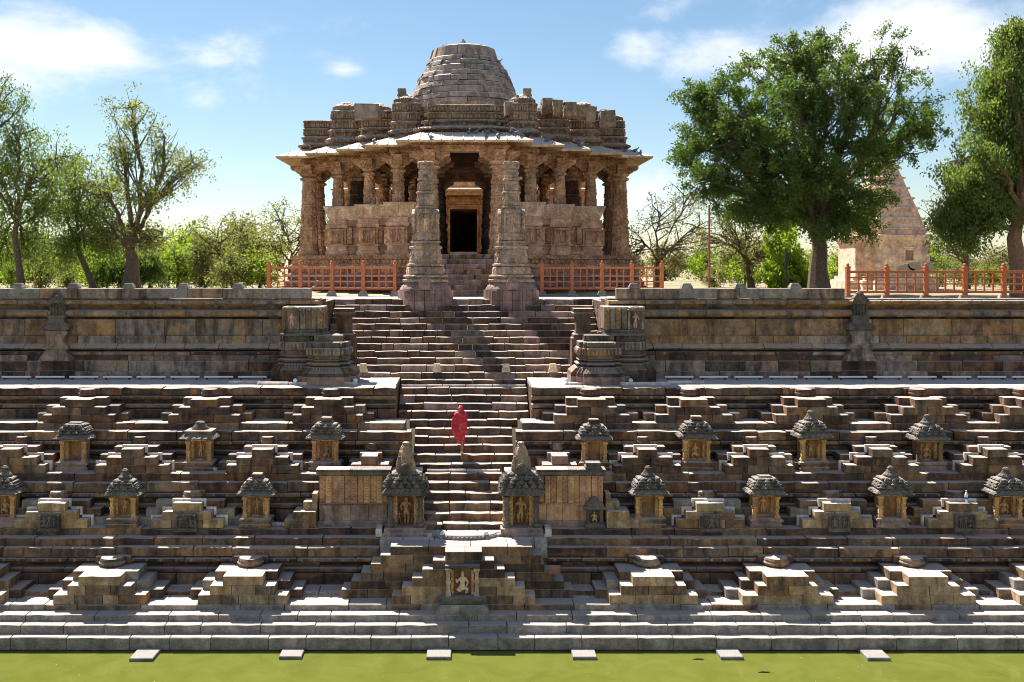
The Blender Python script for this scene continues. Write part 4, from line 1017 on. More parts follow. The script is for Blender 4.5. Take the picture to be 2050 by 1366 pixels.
# floor-level frieze of little blocks on the front half of the plinth
def face_segments():
    """outward faces of the stepped plan on the front half: (start, end, normal) in local xy"""
    P = poly(0); n = len(P); res = []
    for i in range(n):
        a, b = Vector(P[i]), Vector(P[(i+1)%n]); d = b-a
        nrm = Vector((d.y, -d.x)).normalized(); res.append((a, b, nrm))
    return res
SEG = face_segments()
def along(o, z0, z1, sp, w, dep, mat, nm, back=False, jit=.0, parent=None):
    m = MB()
    P = poly(o); n = len(P)
    for i in range(n):
        a, b = Vector(P[i]), Vector(P[(i+1)%n]); d = b-a; L_ = d.length
        nrm = Vector((d.y,-d.x)).normalized(); d.normalize()
        if not back and (a.y+b.y)/2 > 3: continue
        k = max(1, int(L_/sp))
        for j in range(k):
            c = a + d*(L_*(j+.5)/k); hw = w*rnd.uniform(.8,1.1)/2; zz = z1 - jit*rnd.random()
            q = [c-d*hw, c+d*hw]; 
            p4 = [q[0]-nrm*.02, q[1]-nrm*.02, q[1]+nrm*dep, q[0]+nrm*dep]
            m.add([(p.x,p.y,z0) for p in p4]+[(p.x,p.y,zz) for p in p4], [(0,1,2,3),(4,7,6,5),(0,4,5,1),(1,5,6,2),(2,6,7,3),(3,7,4,0)])
    m.build(nm, mat, parent or T, kind='stuff')
along(.84, .98, 1.18, .24, .14, .05, M['temple'], 'plinth_frieze'); along(.80, 1.46, 1.63, .20, .11, .05, M['temple'], 'plinth_frieze')
m = MB(); m.loft([ring(.6,FL-.2), ring(.6,FL+.003)]); m.build('floor', M['mid'], T)  # darker floor colour stands in for the shade inside the hall

# columns
def col_shaft(mm, r, z0, z1):
    H = z1-z0; z = lambda q: z0+H*q
    mm.cross([(r*1.15,z(0)),(r*1.15,z(.06)),(r*1.02,z(.075)),(r*1.08,z(.10)),(r*.98,z(.115)),(r*.98,z(.14))], (0,0,0), .62)
    mm.cross([(r*.95,z(.14)),(r*1.0,z(.155)),(r*1.0,z(.33)),(r*.92,z(.345)),(r*1.02,z(.36)),(r*1.02,z(.375)),(r*.90,z(.39))], (0,0,0), .55)
    mm.lathe([(r*.95,z(.39)),(r*1.0,z(.40)),(r*1.0,z(.50)),(r*.90,z(.51)),(r*.98,z(.52)),(r*.98,z(.535)),(r*.88,z(.545))], 8)
    mm.lathe([(r*.90,z(.545)),(r*.93,z(.56)),(r*.93,z(.64)),(r*.84,z(.655)),(r*.93,z(.665)),(r*.93,z(.68)),(r*.82,z(.69))], 16)
    mm.lathe([(r*.85,z(.69)),(r*.88,z(.70)),(r*.88,z(.77)),(r*.80,z(.78)),(r*.88,z(.79)),(r*.88,z(.81)),(r*.78,z(.82)),(r*.80,z(.90)),(r*.78,z(1.0))], 16)
    for zz, n, s in ((.24,8,1.0),(.45,8,.92),(.60,12,.8),(.735,12,.7),(.86,12,.7)):
        for k in range(n):
            a = 2*math.pi*k/n; rr = r*(1.0 if zz < .5 else .90 if zz < .7 else .84)
            mm.ball((rr*math.cos(a)*.97, rr*math.sin(a)*.97, z(zz)), r*.13*s, r*.13*s, H*(.065 if zz < .3 else .035), 6, 4)
def capital(mm, r, z0):
    mm.lathe([(r*.80,z0),(r*1.05,z0+.06),(r*1.12,z0+.13),(r*1.0,z0+.18),(r*.78,z0+.22),(r*.95,z0+.27),(r*1.12,z0+.34),(r*1.12,z0+.40)], 16)
def brackets(mm, r, z0, arm):
    for k in range(4):
        a = math.pi/2*k; c_, s_ = math.cos(a), math.sin(a); hw = r*.55
        sec = [(0,0),(arm*.55,.0),(arm*.72,.10),(arm*.70,.16),(arm*.92,.20),(arm,.30),(arm,.46),(0,.46)]
        L1 = [(x*c_ + hw*s_, x*s_ - hw*c_, z0+z) for x, z in sec]; L2 = [(x*c_ - hw*s_, x*s_ + hw*c_, z0+z) for x, z in sec]
        mm.loft([L1, L2])
m = MB(); col_shaft(m, .47, FL, 6.05); ME_FULL = m.mesh('column', M['temple'])
m = MB(); capital(m, .47, 6.05); ME_CAP = m.mesh('capital', M['temple'])
m = MB(); brackets(m, .47, 6.45, 1.0); ME_BRK = m.mesh('bracket', M['temple'])
m = MB()
m.square([(.30,3.8),(.30,4.95),(.26,4.98)]); m.box(-.2,.2,-.33,-.29,4.0,4.85); m.box(-.24,.24,-.345,-.29,4.55,4.72)
m.ball((0,-.31,4.62),.2,.06,.12,8,5); m.ball((0,-.31,4.78),.07,.06,.1,6,4)
m.cross([(.27,4.98),(.29,5.02),(.29,5.5),(.25,5.53)], (0,0,0), .6); m.lathe([(.29,5.53),(.30,5.58),(.30,5.75),(.26,5.78),(.30,5.82),(.27,5.90),(.27,6.05)], 12)
for k in range(8): m.ball((.28*math.cos(k*math.pi/4), .28*math.sin(k*math.pi/4), 5.26), .06,.06,.16, 6, 4)
ME_DWF = m.mesh('column', M['temple'])
m = MB(); capital(m, .36, 6.05); ME_CAPS = m.mesh('capital', M['temple'])
m = MB(); brackets(m, .38, 6.45, .85); ME_BRKS = m.mesh('bracket', M['temple'])
ME_IN = ME_FULL.copy(); ME_IN.materials[0] = M['dark']  # shade inside the hall put into the inner columns' colour
def column(u, v, full, inner=False):
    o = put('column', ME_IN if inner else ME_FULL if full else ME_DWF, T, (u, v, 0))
    put('capital', ME_CAP if full else ME_CAPS, o); put('bracket', ME_BRK if full else ME_BRKS, o)
for sx in (-1, 1):
    for sy in (-1, 1):
        for i in range(5):
            column(sx*A[i], sy*A[4-i], i in (0, 4))
for k in range(8):
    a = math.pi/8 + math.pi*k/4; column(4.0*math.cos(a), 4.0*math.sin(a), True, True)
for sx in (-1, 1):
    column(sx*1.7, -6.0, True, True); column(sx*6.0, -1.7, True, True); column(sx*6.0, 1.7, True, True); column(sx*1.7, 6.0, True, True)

# parapet walls between the columns, with leaning seat-backs
def open_sweep(path, prof, sx, sy):
    m = MB(); rings = []
    for u, v in path: rings.append([(sx*(u+o), sy*(v+o), z) for o, z in prof])
    m.loft(rings); return m
WP = quad_path()[1:-1]
WP = [(A[0]-.0,A[3])] + WP[1:-1] + [(A[3],A[0])]
for sx in (-1,1):
    for sy in (-1,1):
        wall = open_sweep(WP, [(.42,FL),(.50,FL+.04),(.50,FL+.22),(.40,FL+.26),(.40,FL+.44),(.50,FL+.48),(.50,FL+.54),(.36,FL+.58),(.36,3.42),(.46,3.47),(.50,3.58),(.42,3.64),(.42,3.80),(-.25,3.80),(-.25,FL)], sx, sy).build('parapet_wall', M['temple_plain'], T, fix=True)
        # seat-backs, one leaning slab for each straight run
        for i in range(len(WP)-1):
            (u0,v0),(u1,v1) = WP[i], WP[i+1]
            vert = abs(u1-u0) < .01
            pr = [(.44,3.803),(.74,4.50),(.70,4.54),(.62,4.54),(.32,3.803)]
            m = MB()
            if vert: rings = [[(sx*(u0+o), sy*(v0+(o if i else .4)), z) for o,z in pr],[(sx*(u0+o), sy*(v1+o), z) for o,z in pr]]
            else: rings = [[(sx*(u0+o), sy*(v0+o), z) for o,z in pr],[(sx*(u1+o), sy*(v1+o), z) for o,z in pr]]
            m.loft(rings); sb = m.build('seat_back', M['seat'], T, fix=True)
            if sy < 0:
                m = MB()
                if not vert:
                    k = 0; u = u0+.55
                    while u < u1+.45:
                        m.add([(sx*(u), sy*(v0+.50), 3.9),(sx*(u+.12), sy*(v0+.50), 3.9),(sx*(u+.13), sy*(v0+.74), 4.44),(sx*u, sy*(v0+.74), 4.44),
                               (sx*(u), sy*(v0+.44), 3.9),(sx*(u+.12), sy*(v0+.44), 3.9),(sx*(u+.13), sy*(v0+.68), 4.44),(sx*u, sy*(v0+.68), 4.44)], [(0,1,2,3),(4,7,6,5),(0,4,5,1),(1,5,6,2),(2,6,7,3),(3,7,4,0)]); u += .27
                    m.build('baluster_relief', M['seat'], sb, kind='stuff')
        if sy < 0:
            # corner piers with figure niches, slabs between
            for i in (1,2,3):
                u, v = A[i], A[4-i]
                m = MB(); c = (sx*(u+.02), sy*(v+.02), 0)
                m.square([(.60,FL),(.60,FL+.2),(.52,FL+.25),(.52,FL+.45),(.60,FL+.5),(.60,FL+.56),(.50,FL+.6),(.50,3.3),(.58,3.36),(.60,3.5),(.53,3.56),(.53,3.79)], c)
                pier = m.build('corner_pier', M['temple_plain'], T)
                for (dx, dy, rz) in ((0,-1,0),(sx,0,math.pi/2*sx)):
                    fx, fy = c[0]+dx*.53, c[1]+dy*.53
                    m = MB(); m.box(-.36,-.25,-.15,.04,FL+.60,3.30,.008); m.box(.25,.36,-.15,.04,FL+.60,3.30,.008); m.box(-.40,.40,-.20,.04,3.18,3.30,.01); m.box(-.38,.38,-.16,.04,FL+.56,FL+.64,.01)
                    fr = m.build('niche_frame', M['temple'], pier, (fx,fy,0)); fr.rotation_euler = (0,0,rz)
                    f_ = fig(pier, 'stand', 'temple_plain', (fx,fy,FL+.64), .62*1.45, flip=(i % 2 == 0)); f_.rotation_euler = (0,0,rz); f_.scale = (f_.scale[0]*.95, f_.scale[1]*.8, f_.scale[2])
            for i in range(3):
                v = A[3-i]; u0 = A[i]+(.42 if i else -.1); u1 = A[i+1]-.50
                n = 3 if i else 4; wd = (u1-u0)/n
                for k in range(n):
                    m = MB(); a, b = u0+wd*k+.015, u0+wd*(k+1)-.015; pr_ = .395+(.02 if k % 2 else .10)
                    x0, x1 = sorted((sx*a, sx*b)); y0, y1 = sorted((sy*(v+pr_), sy*(v+.30)))
                    m.box(x0,x1,y0,y1,FL+.61,3.40,.012); m.build('carved_slab', rnd.choice([M['temple_plain'], M['temple'], M['base']]), T)

# entrance steps between the front columns
es = empty('entrance_steps', (0, YT-10.0, ZG), 'broad stone steps rising between the torana pillars to the hall', 'steps')
for k in range(8):
    course(es, 'step_stone', -1.45, 1.45, block_prof(-2.3+.30*k, -2.3+.30*k+.55, FL/8*k-.03, FL/8*(k+1), .02), [M['base'], M['mid'], M['base']], .5, 1.1, wear=.012, edge=EDGE)
m = MB(); m.box(-1.5,1.5,-.1,1.2,0,FL-.01); m.build('landing', M['paving'], es)

# architrave, ceiling, sloping eaves
def loop_sweep(prof, mat, nm, k=1.0, parent=None):
    m = MB(); rings = [ring(o,z,k) for o,z in prof]; rings.append(rings[0]); m.loft(rings, cap=False); return m.build(nm, mat, parent or T, fix=True)
loop_sweep([(-.36,6.90),(.36,6.90),(.36,7.02),(.44,7.05),(.44,7.20),(.36,7.23),(.36,7.47),(-.36,7.47)], M['temple'], 'architrave')
m = MB(); m.loft([ring(.3,7.475), ring(.3,7.86)]); m.build('ceiling', M['dark'], T)  # interior shade put into the ceiling's dark colour
ev = loop_sweep([(1.55,7.20),(1.58,7.30),(.45,7.80),(.45,7.48)], M['eave'], 'eave')
# ribs on the eave slabs
P = poly(0)
for i in range(len(P)):
    a, b = Vector(P[i]), Vector(P[(i+1)%len(P)]); d = (b-a); nrm = Vector((d.y,-d.x)).normalized(); L_ = d.length; d.normalize()
    if (a.y+b.y)/2 > 1: continue
    prv = Vector(P[i-1])-a; nx_ = Vector(P[(i+2)%len(P)])-b
    ca = prv.dot(nrm) < -.01; cb = nx_.dot(nrm) < -.01      # convex ends widen outwards
    s0 = -1.9 if ca else 1.9; s1 = L_+1.9 if cb else L_-1.9
    k = 0; lo, hi = -2.0, L_+2.0; x = lo
    while x < hi:
        # a rib runs from inner to outer edge; clip by the mitre
        def inside(o): 
            e0 = -o if ca else o; e1 = L_+o if cb else L_-o
            return e0 <= x <= e1
        os_ = [o for o in np.linspace(.5,1.56,12) if inside(o)]
        if len(os_) > 3:
            o0, o1 = min(os_), max(os_); zz = lambda o: 7.80+(7.30-7.80)*(o-.45)/1.13
            m = MB(); p0 = a+d*x+nrm*o0; p1 = a+d*x+nrm*o1; h = .035; w_ = d*.045
            vs = []
            for p, o in ((p0,o0),(p1,o1)):
                vs += [(p.x-w_.x,p.y-w_.y,zz(o)-.03),(p.x+w_.x,p.y+w_.y,zz(o)-.03),(p.x+w_.x*.5,p.y+w_.y*.5,zz(o)+h),(p.x-w_.x*.5,p.y-w_.y*.5,zz(o)+h)]
            m.add(vs, [(0,1,2,3),(4,7,6,5),(0,4,5,1),(1,5,6,2),(2,6,7,3),(3,7,4,0)]); m.build('eave_rib', M['eave'], ev)
        x += .52

# roof turrets over the stepped corners
def rsq(m, prof, c, hx, hy, n=28, p=5.0):
    rings = []
    for r_, z_ in prof:
        ring_ = []
        for k in range(n):
            q = 2*math.pi*k/n; g_ = (abs(math.cos(q))**p+abs(math.sin(q))**p)**(-1/p)
            ring_.append((c[0]+hx*r_*g_*math.cos(q), c[1]+hy*r_*g_*math.sin(q), z_))
        rings.append(ring_)
    m.loft(rings)
def around(c, hx, hy, r_, n, p=5.0):
    for k in range(n):
        q = 2*math.pi*k/n; g_ = (abs(math.cos(q))**p+abs(math.sin(q))**p)**(-1/p)
        yield (c[0]+hx*r_*g_*math.cos(q), c[1]+hy*r_*g_*math.sin(q), k)
def turret(u, v, hx, hy, z0, H, crown=True, seed=0, stub=False):
    """stacked roof turret: flared skirts, carved friezes, ribbed crown"""
    r = random.Random(seed)
    Zz = lambda q: z0+H*q
    sec = [('roof_turret', [(.92,0),(.92,.10),(.96,.13),(1.20,.15),(1.28,.18),(1.22,.22),(1.02,.27),(.90,.30)]),
           ('roof_course', [(.84,.30),(.84,.36),(.96,.38),(1.08,.41),(1.08,.44),(.90,.48)]),
           ('roof_course', [(.82,.48),(.92,.50),(.92,.64),(1.00,.655),(1.02,.68),(.84,.71)]),
           ('roof_course', [(.80,.71),(.90,.73),(.90,.87),(.98,.885),(.98,.915),(.80,.94)])]
    root = None
    for i, (nm, Pp) in enumerate(sec):
        m = MB(); jx, jy = r.uniform(-.04,.04), r.uniform(-.03,.03)
        rsq(m, [(a_, Zz(q)) for a_, q in Pp], (u+jx, v+jy), hx, hy)
        o = m.build(nm, M['roof'], root or T)
        if root is None: root = o
    m = MB(); per = int((hx+hy)*4/.17)
    for (q0, q1, f) in ((.515,.63,.93),(.74,.86,.91),(.02,.09,.93)):
        for x_, y_, k in around((u,v), hx, hy, f, per):
            w_ = .05 if k % 2 else .035; m.box(x_-w_, x_+w_, y_-w_, y_+w_, Zz(q0), Zz(q1)-r.uniform(0,.03))
    for (q, f, sz) in ((.185,1.28,.05),(.425,1.09,.035)):
        for x_, y_, k in around((u,v), hx, hy, f, int(per*1.3)): m.ball((x_, y_, Zz(q)), sz, sz, sz, 6, 3)
    for x_, y_, k in around((u,v), hx, hy, .98, 8): m.ball((x_, y_, Zz(.34)), .10, .10, .11, 6, 4)
    m.build('frieze', M['roof'], root, kind='stuff')
    if crown:
        m = MB(); m.lathe([(.62,Zz(.93)),(.86,Zz(.95)),(.84,Zz(1.05)),(.70,Zz(1.09)),(.50,Zz(1.14)),(.28,Zz(1.17)),(.10,Zz(1.19))], 24, (u,v,0), sx=hx, sy=hy)
        for k in range(22): m.box(u+hx*.85*math.cos(k*math.pi/11)-.035, u+hx*.85*math.cos(k*math.pi/11)+.035, v+hy*.85*math.sin(k*math.pi/11)-.035, v+hy*.85*math.sin(k*math.pi/11)+.035, Zz(.95), Zz(1.04))
        for k in range(14): m.ball((u+r.uniform(-.5,.5)*hx, v+r.uniform(-.6,.2)*hy, Zz(1.08)+r.uniform(0,.08)), .09,.09,.06, 6, 4)
        m.build('crown', M['roof'], root)
    if stub:
        m = MB(); m.square([(.20,Zz(1.1)),(.24,Zz(1.16)),(.19,Zz(1.2)),(.22,Zz(1.27)),(.20,Zz(1.33))], (u-.25*(1 if u > 0 else -1)*-1, v, 0)); m.build('crown_stub', M['roof'], root)
for sx in (-1,1):
    turret(sx*(A[1]-.40), -(A[3]-.40), .76, .76, 7.70, 2.02, True, 3+sx, stub=True)
    turret(sx*(A[2]-.38), -(A[2]-.38), .84, .84, 7.68, 1.92, True, 6+sx)
    turret(sx*(A[3]-.40), -(A[1]-.40), .86, .86, 7.66, 2.22, True, 9+sx)
    for sy in (-1,1): turret(sx*(A[4]-.45), sy*1.15, .80, .90, 7.64, 1.95, sx > 0 and sy < 0, 12+sx)
    turret(sx*(A[2]-.3), (A[2]-.3), .9, .9, 7.75, 1.7, True, 20+sx)
turret(0, -7.95, 1.95, .95, 7.72, 1.62, False, 4)
# inner roof masses stepping up to the dome
def tier(k, o, z0, z1, mat='roof'):
    m = MB(); m.loft([ring(o,z0,k), ring(o,z0+(z1-z0)*.25,k), ring(o+.10,z0+(z1-z0)*.32,k), ring(o+.10,z0+(z1-z0)*.5,k), ring(o-.03,z0+(z1-z0)*.56,k), ring(o-.03,z1,k)]); m.build('roof_tier', M[mat], T)
tier(.90, 0, 7.85, 8.55); tier(.865, 0, 8.55, 9.05); tier(.83, 0, 9.05, 9.62); tier(.68, 0, 9.62, 9.85); tier(.45, 0, 9.80, 10.08)
for (k_, za_, zb_) in ((.90,8.05,8.5),(.865,8.62,9.0),(.82,9.15,9.45)):
    along_k = [(x*k_, y*k_) for x, y in poly(0)]
    m = MB()
    for i in range(len(along_k)):
        a_, b_ = Vector(along_k[i]), Vector(along_k[(i+1) % len(along_k)]); L_ = (b_-a_).length
        if (a_.y+b_.y)/2 > 1: continue
        for j in range(max(1, int(L_/.24))):
            c_ = a_+(b_-a_)*((j+.5)/max(1, int(L_/.24))); m.box(c_.x-.07, c_.x+.07, c_.y-.07, c_.y+.07, za_, zb_-rnd.uniform(0,.08))
    m.build('roof_frieze', M['roof'], T, kind='stuff')
# loose and ruined blocks on the roof edge
rr = random.Random(8)
for (px, py, w_, h_) in ((735,214,50,7),(1095,203,22,12),(1116,206,20,11),(1140,210,26,9),(1165,214,26,8),(1215,228,30,16),(1182,220,18,9),(870,208,26,9),(1020,208,22,9)):
    d = 51.0 if abs(px-935) > 90 else 50.0
    if abs(px-935) > 250: d = 52.6
    d += rr.uniform(-.5,.5)
    x = xf(px,d); z = zf(py,d)
    m = MB(); hw = w_*d/F/2; hz = h_*d/F*.7
    m.box(-hw, hw, -.35, .35, -hz*.6-.55, hz*.5, .03); m.v = [(a+rr.uniform(-.07,.07), b+rr.uniform(-.05,.05), c+rr.uniform(-.06,.06)) for a,b,c in m.v]
    m.build('fallen_block', M['roof'] if rr.random() < .6 else M['dome'], T, (x-.05, d-YT, z-ZG))
# dome: courses of separate stones
prof_d = [(float(np.interp(z_, (9.7,10.4,10.83,11.38,11.98,12.65,13.26,13.69,14.24), (3.36,3.28,3.18,3.0,2.75,2.45,2.06,1.80,1.55)))+.03, z_-.28) for z_ in (9.7,10.10,10.46,10.86,11.18,11.55,11.86,12.22,12.52,12.86,13.14,13.42)]
dome = empty('dome', (0,0,0)); dome.parent = T
for j in range(len(prof_d)):
    r0, z0 = prof_d[j]; z1 = prof_d[j+1][1] if j+1 < len(prof_d) else 13.80
    n = max(12, int(2*math.pi*r0/1.15)); ph = rr.random()
    a = ph; end = ph+2*math.pi
    while a < end-.02:
        da = 2*math.pi/n*rr.uniform(.7,1.35); b = min(a+da, end)
        if end-b < .12: b = end
        rj = r0+rr.uniform(-.10,.08); zt_ = z1-rr.uniform(.0,.03); lean = .16 if j < len(prof_d)-1 else .30
        m = MB(); rings = []
        for q in (a+.014/r0, (a+b)/2, b-.014/r0):
            c_, s_ = math.cos(q), math.sin(q); rin = r0-1.2
            rings.append([(rin*c_,rin*s_,z0),(rj*c_,rj*s_,z0),(( rj-lean*.6)*c_,(rj-lean*.6)*s_,zt_-.06),((rj-lean-.03)*c_,(rj-lean-.03)*s_,zt_),(rin*c_,rin*s_,zt_)])
        m.loft(rings); m.build('dome_stone', M['dome'], dome); a = b
m = MB(); m.lathe([(2.6,9.6),(1.2,13.70),(1.0,13.82)], 20); m.build('dome_core', M['dome'], dome)
for k in range(11):
    q = 2*math.pi*k/11+.2; m = MB(); h = rr.uniform(.05,.24); m.box(-.35,.35,-.25,.25,0,h,.04); m.v = [(x_+rr.uniform(-.06,.06),y_,z_) for x_,y_,z_ in m.v]
    m.build('dome_stone', M['dome'], dome, (1.05*math.cos(q), 1.0*math.sin(q), 13.79), )
m = MB(); m.lathe([(.30,13.8),(.24,13.95),(.12,14.12),(.06,14.2)], 8, (-.10,-.9,0)); m.build('dome_stone', M['dome'], dome)

# ------------------------------------------------------------------ sanctum building behind the hall, seen through the doorway
G = empty('sanctum_building', (0, 72.5, ZG), 'inner temple building with a dark carved doorway, seen through the hall', 'temple')
def gl(y): return zf(y, 72.5)-ZG
for s in (-1,1):
    x0, x1 = sorted((s*1.02, s*9.0)); m = MB(); m.box(x0,x1,.25,14,0,8.0); m.build('wall', M['temple'], G)
m = MB(); m.box(-1.02,1.02,.25,14,5.55,8.0); m.build('wall', M['temple'], G)
m = MB(); m.box(-1.02,1.02,-1.2,14,0,gl(505)); m.build('floor', M['paving'], G)
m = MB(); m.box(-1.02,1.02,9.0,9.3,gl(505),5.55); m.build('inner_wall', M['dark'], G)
for i, (a, b, dz) in enumerate(((1.0,1.18,0),(1.2,1.40,.16),(1.42,1.70,.34))):
    for s in (-1,1):
        x0, x1 = sorted((s*a, s*b)); m = MB(); m.box(x0,x1,.05-.06*i,.3,gl(505)-.2,5.5+dz,.01)
        for k in range(9): m.ball((s*(a+b)/2, .04-.06*i, 2.7+.32*k), .06,.05,.11, 6, 4)
        m.build('door_jamb', M['ochre'] if i != 1 else M['temple'], G)
    m = MB(); m.box(-b,b,.05-.06*i,.3,5.5+dz+.003,5.5+dz+.16,.01); m.build('door_lintel', M['ochre'], G)
m = MB(); m.box(-1.9,1.9,-.35,.3,6.02,6.40,.02)
for k in range(12): m.ball((-1.6+.29*k,-.36,6.2),.11,.06,.13,8,5)
m.build('lintel_frieze', M['ochre'], G)
for s in (-1,1):
    m = MB(); col_shaft(m, .40, FL, 6.0); m.v = [(x_+s*2.15, y_-.9, z_) for x_,y_,z_ in m.v]; m.build('column', M['temple'], G)
    m = MB(); brackets(m, .40, 6.0, .9); m.v = [(x_+s*2.15, y_-.9, z_) for x_,y_,z_ in m.v]; m.build('bracket', M['temple'], G)
m = MB(); m.loft([[(-9.6,-1.5,6.75),(9.6,-1.5,6.75)],[(-9.6,-1.5,6.87),(9.6,-1.5,6.87)],[(-9.4,-.9,7.05),(9.4,-.9,7.05)],[(-9.4,-.9,7.5),(9.4,-.9,7.5)],[(-9.4,-.5,7.52),(9.4,-.5,7.52)],[(-9.4,-.4,6.95),(9.4,-.4,6.95)],[(-9.6,-1.5,6.75),(9.6,-1.5,6.75)]], cap=False, closed=False); m.build('eave', M['panel'], G)
m = MB(); m.box(-3,3,-1.2,.3,6.46,6.74,.02); m.build('architrave', M['ochre'], G)
for s in (-1,1):
    m = MB(); m.cross([(1.6,0),(1.6,.8),(1.4,1.0),(1.5,1.4),(1.3,1.6),(1.3,2.6),(1.5,2.8),(1.3,3.1),(1.3,4.8),(1.6,5.0),(1.2,5.4),(1.5,5.9),(1.2,6.4)], (s*7.0,-.3,0), .6); m.build('bastion', M['temple'], G)
    m = MB(); m.cross([(1.3,0),(1.3,.8),(1.1,1.0),(1.2,1.4),(1.0,1.6),(1.0,2.6),(1.2,2.8),(1.0,3.1),(1.0,4.8),(1.3,5.0),(.9,5.4),(1.2,5.9),(.9,6.4)], (s*4.4,-.1,0), .6); m.build('bastion', M['temple'], G)

# ------------------------------------------------------------------ torana pillars
def torana(sgn):
    d = 40.6; x = xf(852 if sgn < 0 else 1023.5, d)
    t = empty('torana_pillar', (x, d, zf(620,d)), 'tall free-standing carved pillar before the hall '+side_name(sgn), 'pillar', 'free-standing gate pillars')
    k = d/F; z = lambda y: (620-(260+y/3.795))*k; r = lambda w_: w_/3.795*k
    def part(nm, mat, prof, n, mode='lathe', deco=None):
        mm = MB(); pr_ = [(r(w_), z(y)) for y, w_ in prof]
        if mode == 'cross': mm.cross(pr_, (0,0,0), .60)
        else: mm.lathe(pr_, n)
        if deco:
            for (y, w_, cnt, sx_, sz_) in deco:
                for q in range(cnt):
                    a = 2*math.pi*(q+.5)/cnt; rr_ = r(w_)
                    mm.ball((rr_*.975*math.cos(a), rr_*.975*math.sin(a), z(y)), sx_*.7, sx_*.7, sz_*.9, 6, 5)
        mm.build(nm, mat, t)
    # octagonal base built of upright blocks
    nb = 16
    for row, (ya, yb) in enumerate(((1366,1290),(1290,1217))):
        for q in range(nb):
            a0, a1 = 2*math.pi*q/nb, 2*math.pi*(q+1)/nb; R0 = r(207)*(1.0 if row == 0 else .995); mm = MB(); rings = []
            for aa in (a0+.008, a1-.008):
                g_ = 1/max(abs(math.cos((aa % (math.pi/4))-math.pi/8)), .9)*.95
                rings.append([(.55*R0*math.cos(aa),.55*R0*math.sin(aa),z(ya)),(R0*g_*math.cos(aa),R0*g_*math.sin(aa),z(ya)),(R0*g_*math.cos(aa),R0*g_*math.sin(aa),z(yb)-.006),(.55*R0*math.cos(aa),.55*R0*math.sin(aa),z(yb)-.006)])
            mm.loft(rings); mm.build('base_block', M['base'], t)
    part('petal_base', M['base'], [(1217,200),(1205,196),(1190,185),(1170,165),(1160,152)], 16, deco=[(1192,182,20,.06,.07)])
    part('torus', M['pillar'], [(1160,150),(1154,176),(1140,178),(1132,160),(1126,146),(1118,172),(1106,172),(1100,146)], 16)
    part('figure_band', M['pillar'], [(1098,146),(1092,150),(1050,146),(1042,138)], 16, deco=[(1070,148,22,.05,.075)])
    part('necking', M['pillar'], [(1042,124),(1036,144),(1022,144),(1014,124)], 16, deco=[(1026,140,26,.03,.03)])
    part('lotus_drum', M['pillar'], [(1012,128),(1000,128),(930,117),(910,112)], 16, deco=[(965,122,14,.08,.15)])
    part('torus', M['pillar'], [(910,106),(904,128),(888,128),(882,104),(866,98),(860,116),(848,116),(842,90)], 16)
    part('pot_base', M['pillar'], [(840,98),(828,100),(795,94),(786,88)], 'x', 'cross', deco=[(812,98,18,.045,.06)])
    part('figure_shaft', M['pillar'], [(786,84),(770,86),(650,82),(630,84),(612,74),(600,64)], 8, 'cross')
    for q in range(4):
        a = math.pi/2*q; f_ = fig(t, 'stand', 'temple_plain', (math.sin(a)*r(83), -math.cos(a)*r(83), z(782)), .78); f_.rotation_euler = (0,0,a)
        mm = MB(); mm.box(-r(58),-r(46),-.10,.02,z(784),z(640),.01); mm.box(r(46),r(58),-.10,.02,z(784),z(640),.01); mm.add([(-r(64),-.1,z(640)),(r(64),-.1,z(640)),(0,-.1,z(604)),(-r(64),.02,z(640)),(r(64),.02,z(640)),(0,.02,z(604))],[(0,1,2),(3,5,4),(0,2,5,3),(1,4,5,2),(0,3,4,1)])
        o = mm.build('niche_frame', M['pillar'], t, (math.sin(a)*r(84), -math.cos(a)*r(84), 0)); o.rotation_euler = (0,0,a)
    part('ring', M['pillar'], [(600,58),(596,74),(584,74),(578,57)], 16)
    part('figure_band', M['pillar'], [(576,62),(568,65),(500,65),(490,60)], 12, deco=[(535,66,12,.055,.13)])
    part('ring', M['pillar'], [(490,55),(485,72),(473,72),(467,54)], 16, deco=[(479,68,20,.02,.03)])
    part('scroll_band', M['pillar'], [(466,60),(455,62),(400,58),(390,52)], 12, deco=[(428,61,10,.05,.10)])
    part('ring', M['pillar'], [(390,48),(386,64),(373,64),(369,48)], 16)
    part('top_shaft', M['pillar'], [(368,54),(310,54),(300,48)], 12, deco=[(335,55,10,.04,.08)])
    part('cap', M['pillar'], [(300,50),(292,60),(280,62),(268,58),(262,64),(250,64),(244,58)], 16, deco=[(278,62,14,.035,.06)])
    mm = MB(); s = 1
    mm.box(s*r(50), s*r(84), -.09, .09, z(378), z(358), .015) if sgn > 0 else mm.box(-r(18),r(18),-r(58),-r(50),z(360),z(345))
    mm.build('bracket_stub', M['pillar'] if sgn > 0 else M['soot'], t)
    mm = MB(); mm.square([(.22,0),(.24,.25),(.18,.42),(.09,.52)], sy=.6); mm.v = [(a+r(0), b-r(196), c+z(1210)) for a,b,c in mm.v]; mm.build('front_stone', M['base'], t)
torana(-1); torana(1)

# paved forecourt
t = empty('forecourt', (0, 40.2, ZG-.06), 'pale paved forecourt before the hall', 'paving', kind='structure')
for r_ in range(5):
    y0 = .08+.78*r_; course(t, 'slab', -9.5, 9.5, [(y0+.004,0),(y0+.004,.05),(y0+.776,.05),(y0+.776,0)], M['paving'], .6, 1.2, jy=0, jz=.003, bev=.008)

